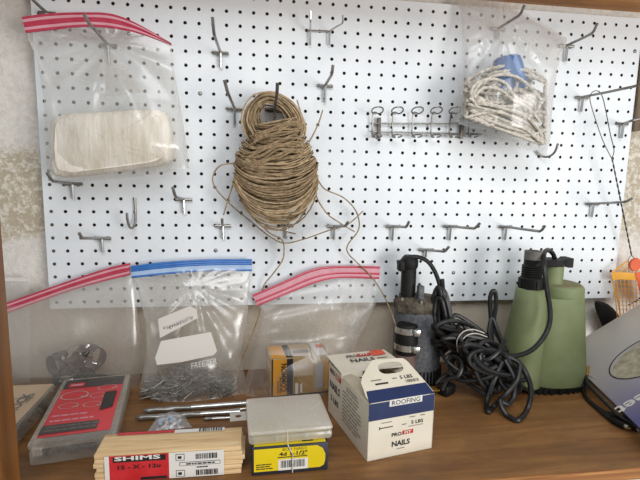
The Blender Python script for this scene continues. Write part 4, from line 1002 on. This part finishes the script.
# dark cap and small bag in the corner
c = atz(15, 378, 0); c.y = -.045; mb = MB()
mb.lathe([(.001, .0003), (.017, .0003), (.018, .003), (.018, .022), (.014, .026), (.011, .036), (.001, .037)], mat('dark_green_black_plastic', '1d2421', '2a322e', rough=.4, scale=30), c=(c.x, c.y, 0), n=20)
o = mb.build('bottle_cap', origin=(c.x, c.y, 0)); tag(o, 'dark green black plastic cap in the left corner behind the post', 'cap')
t = thing('small_plastic_bag', 'small clear bag standing against the wall at far left behind the red seal', 'plastic bag', aty(5, 350, -.003))
mb = pouch([([(-20, 278), (5, 278.5), (28, 279)], -.002, .001), ([(-20, 292), (5, 292), (29, 292)], -.003, .0015), ([(-20, 320), (5, 320), (30, 320)], -.003, .002), ([(-20, 350), (5, 350), (30, 350)], -.003, .002), ([(-20, 384), (5, 384), (30, 383)], -.004, .003)], film('hazy_small_bag_film', .3, 'e9e6e2', 30, .5), nu=14, nv=16, wr=.001, fl=.0012); mb.build('film', t)
mb = seal([(-20, 277), (5, 277.5), (28.5, 278)], [(-20, 280.5), (5, 281), (28.7, 281.5)], -.0035, [m_paper, m_paper], .001, 10); mb.build('zip_seal', t)

# ------------------------------------------------------------------ drill bits and small stuff
def drill(label, a, b, r, z=None, flute=.6):
    A_, B_ = atz(*a, r+.0006), atz(*b, r+.0006); t_ = (B_-A_); Ln = t_.length; d = t_.normalized()
    t = thing('drill_bit', label, 'drill bit', A_.lerp(B_, .5)-V((0, 0, r)))
    n = 70; rings = []; X_ = d.cross(V((0, 0, 1))).normalized(); Z_ = X_.cross(d)
    mb = MB()
    nn = int(n*flute)
    for i in range(nn+1):
        s = i/nn*flute*Ln; sc_ = min(1, .25+s/(r*2)); ring = []
        for k in range(12):
            a_ = 2*PI*k/12; rr = r*sc_*(.80+.20*abs(math.cos(a_+s*PI/(r*7)))**.8); ring.append(A_+d*s+X_*rr*math.cos(a_)+Z_*rr*math.sin(a_))
        rings.append(ring)
    mb.loft(rings, m_zinc); mb.build('flute', t)
    mb = MB(); mb.tube([A_+d*(flute*Ln), A_+d*(Ln*.85), B_], r*.86, m_chrome, 12); mb.build('shank', t)
drill('long grey drill bit lying nearest the blue sealed bag', (143, 411), (248, 403), .0052, flute=.45)
drill('long silver drill bit lying second from the blue sealed bag', (135, 418), (240, 411.5), .0050, flute=.62)
drill('thin dark drill bit between the two long bits and the clear case', (196, 415), (246, 408.5), .0026, flute=.6)
drill('slim pointed steel bit just left of the white hang tab', (203, 419), (234, 417.5), .0028, flute=.3)
c = atz(170, 425, .0); t = thing('parts_bag', 'tiny clear bag of small white parts behind the shim bundle', 'plastic bag', c)
mb = MB(); q = random.Random(6); N = 12
g = [[None]*(N+1) for _ in range(N+1)]
vs = []; fs = []
qc = [atz(148, 432, 0), atz(192, 428, 0), atz(183, 414, 0), atz(157, 418, 0)]
for side in (1, 0):
    base = len(vs)
    for j in range(N+1):
        for i in range(N+1):
            u, v = i/N, j/N; p = qc[0].lerp(qc[1], u).lerp(qc[3].lerp(qc[2], u), v)
            hgt = (math.sin(PI*u)*math.sin(PI*v))**.5*.013 if 0 < u < 1 and 0 < v < 1 else 0
            vs.append(p+V((0, 0, .0012+(hgt*(1+.3*noise.noise(p*80)) if side else 0))))
    for j in range(N):
        for i in range(N):
            a = base+j*(N+1)+i; f4 = (a, a+1, a+N+2, a+N+1); fs.append(f4 if side else f4[::-1])
mb.add(vs, fs, film('crackly_small_film', .2, 'eeeeee', 60, .6)); mb.build('film', t)
mb = MB()
for i in range(28):
    u, v = q.uniform(.2, .8), q.uniform(.2, .8); p = qc[0].lerp(qc[1], u).lerp(qc[3].lerp(qc[2], u), v); s = .0025
    M = Matrix.Translation(p+V((0, 0, .005+q.uniform(0, .002)))) @ Matrix.Rotation(q.uniform(0, 3), 4, 'Z') @ Matrix.Rotation(q.uniform(-.3, .3), 4, 'X')
    mb.box((-s*1.4, -s, -s*.8), (s*1.4, s, s*.8), q.choice((m_paper, m_paper, m_silver, m_paleblue)), M=M, bev=.0006)
o = mb.build('plastic_parts', origin=c+V((0, 0, .003))); tag(o, 'small white and grey plastic parts inside the tiny clear bag', 'parts', kind='stuff')

# ------------------------------------------------------------------ right: package, swatter, handle, cables
ZP = .028
Lp, Bp, Tp = atz(554, 347.5, ZP), atz(641, 429, ZP), aty(640, 303, -.05)
if Lp.y > -.012: Lp = Lp+V((0, -.012-Lp.y, 0))
e2 = (Bp-Lp); e2l = e2.length*1.15; e2 = e2.normalized()
e1 = (Tp-Lp); e1 = (e1-e2*e1.dot(e2)).normalized(); nrm_ = e2.cross(e1).normalized()
if nrm_.z < 0: nrm_ = -nrm_
W1 = .26
def PK(a, b, l=0): return Lp+e1*a+e2*b+nrm_*l      # a across the slope, b along the bench
def pk_material():
    m = bpy.data.materials.new('printed_grey_to_purple_card'); m.use_nodes = True; nt = m.node_tree; L = nt.links.new
    b = nt.nodes['Principled BSDF']; b.inputs['Roughness'].default_value = .35
    tc = node(nt, 'ShaderNodeTexCoord'); dt = node(nt, 'ShaderNodeVectorMath', operation='DOT_PRODUCT'); L(tc.outputs['Object'], dt.inputs[0]); dt.inputs[1].default_value = tuple(e2)
    mr = node(nt, 'ShaderNodeMapRange'); L(dt.outputs['Value'], mr.inputs[0]); mr.inputs['From Min'].default_value = 0; mr.inputs['From Max'].default_value = e2l
    r = node(nt, 'ShaderNodeValToRGB'); e = r.color_ramp.elements; e[0].position = .12; e[0].color = rgb('bab5ac'); e[1].position = .98; e[1].color = rgb('34508f')
    k = e.new(.40); k.color = rgb('aaa5a3'); k = e.new(.62); k.color = rgb('8d879a'); k = e.new(.8); k.color = rgb('5f5c8a')
    L(mr.outputs[0], r.inputs[0]); L(r.outputs[0], b.inputs['Base Color']); return m
m_pk = pk_material(); THK = min(.03, Lp.z/max(nrm_.z, .3)-.001)
t = thing('printed_package', 'flat grey to purple printed package with an oval window, propped at right', 'package', Lp-V((0, 0, Lp.z)))
# its material reads distances from the part's origin, so give the panel its own origin at the corner
oc, orx, ory, n = (.125, e2l*.50), .060, .052, 48
# oval fitted from the photograph's outline
mb = MB()
def hit(px, py):
    d = ray(px, py); tt = (Lp-CAM).dot(nrm_)/d.dot(nrm_); P = CAM+d*tt-Lp; return P.dot(e1), P.dot(e2)
pa = hit(607.5, 360); pb_ = hit(640, 337); pcn = hit(622, 372); ptop = hit(625, 341)
def oval(f, l): 
    oc = OV[0]; return [PK(oc[0]+OV[1]*f*math.cos(2*PI*k/n+OV[3]), oc[1]+OV[2]*f*math.sin(2*PI*k/n+OV[3]), l) for k in range(n)]
ctr = hit(648, 355); rx_ = abs(ctr[0]-hit(608, 361)[0]); 
OV = [ctr, .074, .052, 0]
rectb = []
for k in range(n):
    a = 2*PI*k/n; c, s = math.cos(a), math.sin(a); ts = []
    if c > 1e-9: ts.append((W1-OV[0][0])/c)
    if c < -1e-9: ts.append((0-OV[0][0])/c)
    if s > 1e-9: ts.append((e2l-OV[0][1])/s)
    if s < -1e-9: ts.append((0-OV[0][1])/s)
    tt = min(ts); rectb.append((OV[0][0]+c*tt, OV[0][1]+s*tt))
for cx_, cy_ in ((0, 0), (W1, 0), (W1, e2l), (0, e2l)):
    k = min(range(n), key=lambda k: (rectb[k][0]-cx_)**2+(rectb[k][1]-cy_)**2); rectb[k] = (cx_, cy_)
outer = [PK(a, b) for a, b in rectb]; inner = oval(1, 0); lowr = oval(1, -.006); back = [PK(a, b, -THK) for a, b in rectb]
vs = outer+inner+lowr+back; fs = []
flip = e1.cross(e2).dot(nrm_) < 0
for k in range(n):
    k2 = (k+1) % n
    for f4 in ((k, k2, n+k2, n+k), (n+k, n+k2, 2*n+k2, 2*n+k), (k2, k, 3*n+k, 3*n+k2)): fs.append(f4 if flip else f4[::-1])
fs.append(tuple(range(3*n, 4*n)))
mb.add(vs, fs, m_pk)
# text on the card, read upside down from here
mt = MB()
def settext(s, a, b, w, h, m, bold): mt.text(s, PK(a, b), -e1, (e2 if (-e1).cross(e2).dot(nrm_) > 0 else -e2), w, h, m, bold, .0006)
ta = hit(632, 413); tb = hit(641, 404)
hh = .024
wtx = .062
settext('sheet', ta[0]+wtx/2, (ta[1])-.020, wtx*1.5, hh, m_paper, .02)
tc1 = hit(628, 304); tc2 = hit(641, 309)
mt.build('printed_lettering', t, smooth=False); mt = MB(); settext('oilllo', tc1[0]+.022, tc1[1]+.008, .05, .010, m_ink, .02)
mbx = mb; o = mbx.build('card_sleeve', t, smooth=False)
# shift so the object-space origin is the corner
mb2 = MB(); mb2.v = mt.v; mb2.f = mt.f; mb2.m = mt.m; mb2.mats = mt.mats; mb2.build('printed_lettering', t, smooth=False)
mb = MB(); ov = oval(1.0, -.0055); mb.add(ov, [tuple(range(n)) if not flip else tuple(range(n))[::-1]], mat('mottled_beige_fabric', '938b76', 'bab29c', rough=.8, scale=70, bump=.5, bscale=140)); o = mb.build('window_lining', t, smooth=False); o['label'] = 'mottled beige material behind the oval window'
mb = MB(); rings = []
for k in range(n):
    a = 2*PI*k/n; rings.append([PK(OV[0][0]+OV[1]*f*math.cos(a), OV[0][1]+OV[2]*f*math.sin(a), l) for f, l in ((1.0, .0004), (1.03, .0004), (1.03, .001), (1.0, .001))])
mb.loft(rings, m_ink, closed=True); mb.build('window_rim', t, smooth=False)

# fly swatter
ht = aty(596, 95, -.05); t = thing('fly_swatter', 'orange and yellow fly swatter hung by its twisted wire handle at right', 'fly swatter', aty(636, 320, -.03))
mb = MB(); wy = lambda py: -.052+(py-93)/(260-93)*.030
def WP(px, py): return aty(px, py, wy(py))
mb.tube(spline([WP(611.5, 158), (WP(603, 141)), WP(595, 118), WP(590, 100), aty(592, 92.5, -.052), aty(598, 91.0, -.052), WP(602.5, 97), WP(606, 112), WP(610.5, 135), WP(614, 150), WP(612, 158)], 6), .0009, m_dullsteel, 6)
A_, B_ = WP(611.8, 157), WP(631.5, 255)
d = (B_-A_); ax_ = d.normalized(); n1 = ax_.orthogonal().normalized(); n2 = ax_.cross(n1)
for ph in (0, PI):
    mb.tube([A_+d*(k/80)+(n1*math.cos(k*.62+ph)+n2*math.sin(k*.62+ph))*.0009 for k in range(81)], .0009, m_dullsteel, 6)
for s in (-1, 1): mb.tube(spline([B_, aty(632+s*3-.5, 259, wy(260)), aty(632+s*3.6, 263, wy(260)), aty(633+s*3.6, 275, -.022)], 4), .0009, m_dullsteel, 6)
o = mb.build('wire_handle', t); o['label'] = 'twisted wire handle'
HYy = -.021
def HP(px, py, dy=0): return aty(px, py, HYy+dy)
mb = MB(); rings = []
band = [(611.5, 272.5), (620, 272), (640, 273.5), (664, 276)]
mb.add([HP(*p, dy) for dy in (-.0022, .0022) for p in band+[(664, 283), (640, 280.5), (621, 279.5), (612.5, 280)]], [tuple(range(8))[::-1], tuple(range(8, 16))]+[(k, (k+1) % 8, 8+(k+1) % 8, 8+k) for k in range(8)], m_swyel)
mb.build('yellow_band', t, smooth=False)
mb = MB()
for k in range(14):
    xa = 612.5+k*3.9; xb = 619+k*3.05; mb.tube([HP(xa, 279), HP((xa+xb)/2, 300), HP(xb, 340)], .0008, m_swyel, 5)
for k in range(14):
    y_ = 284+k*4.2; f = (y_-279)/61; mb.tube([HP(612.5+6.5*f, y_), HP(640, y_+1), HP(663-4*f, y_+2)], .0006, m_swyel, 5)
for k in range(8):
    xa = 613+k*6.8; mb.tube([HP(632+(xa-637)*.2, 261), HP(xa, 273)], .0008, m_swyel, 5)
for k in range(3):
    f = (k+1)/4; mb.tube([HP(631-17*f, 262+10*f), HP(640+20*f, 262+13*f)], .0006, m_swyel, 5)
mb.tube([HP(628, 260), HP(612, 272)], .0011, m_swyel, 6); mb.tube([HP(612.3, 279), HP(619, 305), HP(623, 340)], .0014, m_swyel, 6)
o = mb.build('mesh_paddle', t); o['label'] = 'yellow open mesh paddle'
mb = MB(); c = HP(635, 264.5, -.002)
mb.lathe([(.0001, .003), (.014, .003), (.0155, 0), (.014, -.003), (.0001, -.003)], m_swor, n=20, M=Matrix.Translation(c) @ Matrix.Rotation(PI/2, 4, 'X'))
mb.add([HP(*p, dy) for dy in (-.0035, .0015) for p in ((635, 272), (650, 273), (656, 306), (642, 304))], [(3, 2, 1, 0), (4, 5, 6, 7)]+[(k, (k+1) % 4, 4+(k+1) % 4, 4+k) for k in range(4)], m_swor)
o = mb.build('orange_socket', t); o['label'] = 'orange plastic socket'

# black rounded handle behind the package
def HB(px, py): return aty(px, py, -.022)
mb = MB(); rings = []
sp = [((603.5, 302.6), 3.5), ((604.5, 304), 7.0), ((607, 307.5), 10.0), ((610, 313), 12.5), ((615, 324), 13.5), ((620, 340), 10.5), ((627, 356), 9)]
top = HB(604, 302.4)
for (p, wpx) in sp:
    c = HB(*p); c.y = -.012; w_ = wpx/depth_px(c); dirn = V((.86, 0, -.15)).normalized(); z2 = V((0, 1, 0))
    rings.append([c+dirn*(w_*math.cos(2*PI*k/18))+z2*(.010*min(1, wpx/8)*math.sin(2*PI*k/18)) for k in range(18)])
c = rings[-1]; cc = sum(c, V((0, 0, 0)))/18; rings.append([V((p.x, p.y, .001)) for p in c])
mb.loft(rings, m_black); o = mb.build('black_handle', origin=(cc.x, cc.y, .001)); tag(o, 'black rounded plastic handle sticking up behind the printed package', 'handle')

# black cable with metal plugs
t = thing('audio_cable', 'black cable with brass and metal plugs between the green pump and package', 'cable', atz(600, 400, 0))
mb = MB()
def CB(l, r=.0034):
    mb.tube(spline([atz(p[0], p[1], (p[2] if len(p) > 2 else r+.0006)) for p in l], 7), r, m_cord, 8)
CB([(585.5, 376, .030), (583.5, 381, .022), (583, 388, .010), (586, 397), (594, 405), (604, 412), (615, 420), (624, 425)], .0036)
CB([(586, 376, .030), (588, 384, .026), (596, 393, .026), (606, 403, .024), (616, 413, .020), (628, 421, .014), (638, 427, .012)], .0034)
CB([(583, 390, .008), (588, 400), (600, 411), (612, 421), (620, 426)], .0034)
CB([(600, 412), (612, 414), (624, 419), (634, 425), (641, 430)], .0034)
mb.build('lead', t)
for a, b, r in (((610, 418.5), (625, 426), .0062), ((618, 417), (633, 424.5), .0060), ((628, 424), (638, 429.5), .0058)):
    A_, B_ = atz(*a, r+.001), atz(*b, r+.001); mb = MB(); mb.tube([A_, A_.lerp(B_, .3), B_], lambda f, r=r: r*(.75+.25*min(1, f*2)), m_black, 12); pg = mb.build('plug_body', t)
    d = (B_-A_).normalized(); mb = MB(); mb.tube([B_, B_+d*.006], r*.72, m_chrome, 12); mb.tube([B_+d*.006, B_+d*.010], r*.3, m_gold, 8); mb.build('plug_tip', pg)
mb = MB(); A_, B_ = atz(586, 377, .028), atz(588.5, 366.5, .040); mb.tube([A_, A_.lerp(B_, .5), A_.lerp(B_, .52), B_], lambda f: .0042 if f < .5 else .0026, m_gold, 12); o = mb.build('brass_tip', t); o['label'] = 'brass plug tip'
mb = MB(); mb.tube(spline([atz(588, 374, .034), atz(596, 378.5, .034), atz(604.5, 382.5, .033), atz(605, 385, .031)], 4), .0008, m_rope, 5); o = mb.build('loose_thread', t); o['label'] = 'pale loose thread'

# ------------------------------------------------------------------ light
W_ = bpy.data.worlds.new('world'); SC.world = W_; W_.use_nodes = True
bg = W_.node_tree.nodes['Background']; bg.inputs[0].default_value = (.93, .97, 1.0, 1); bg.inputs[1].default_value = .42
def area(name, loc, target, sx, sy, power, col):
    l = bpy.data.lights.new(name, 'AREA'); l.shape = 'RECTANGLE'; l.size = sx; l.size_y = sy; l.energy = power; l.color = col
    o = bpy.data.objects.new(name, l); COL.objects.link(o); o.location = loc
    o.rotation_euler = (V(target)-V(loc)).to_track_quat('-Z', 'Y').to_euler(); return o
area('doorway_daylight', (1.35, -2.1, .25), (0, 0, .38), .9, 1.1, 34, (1, .975, .94))
area('ceiling_daylight', (-.2, -1.75, 1.75), (0, -.1, .2), 1.6, 1.0, 26, (.97, .985, 1))
SC.view_settings.view_transform = 'Standard'; SC.view_settings.look = 'None'; SC.view_settings.gamma = 1; SC.view_settings.use_curve_mapping = False
SC.view_settings.exposure = -0.04
SC.cycles.transparent_max_bounces = 24
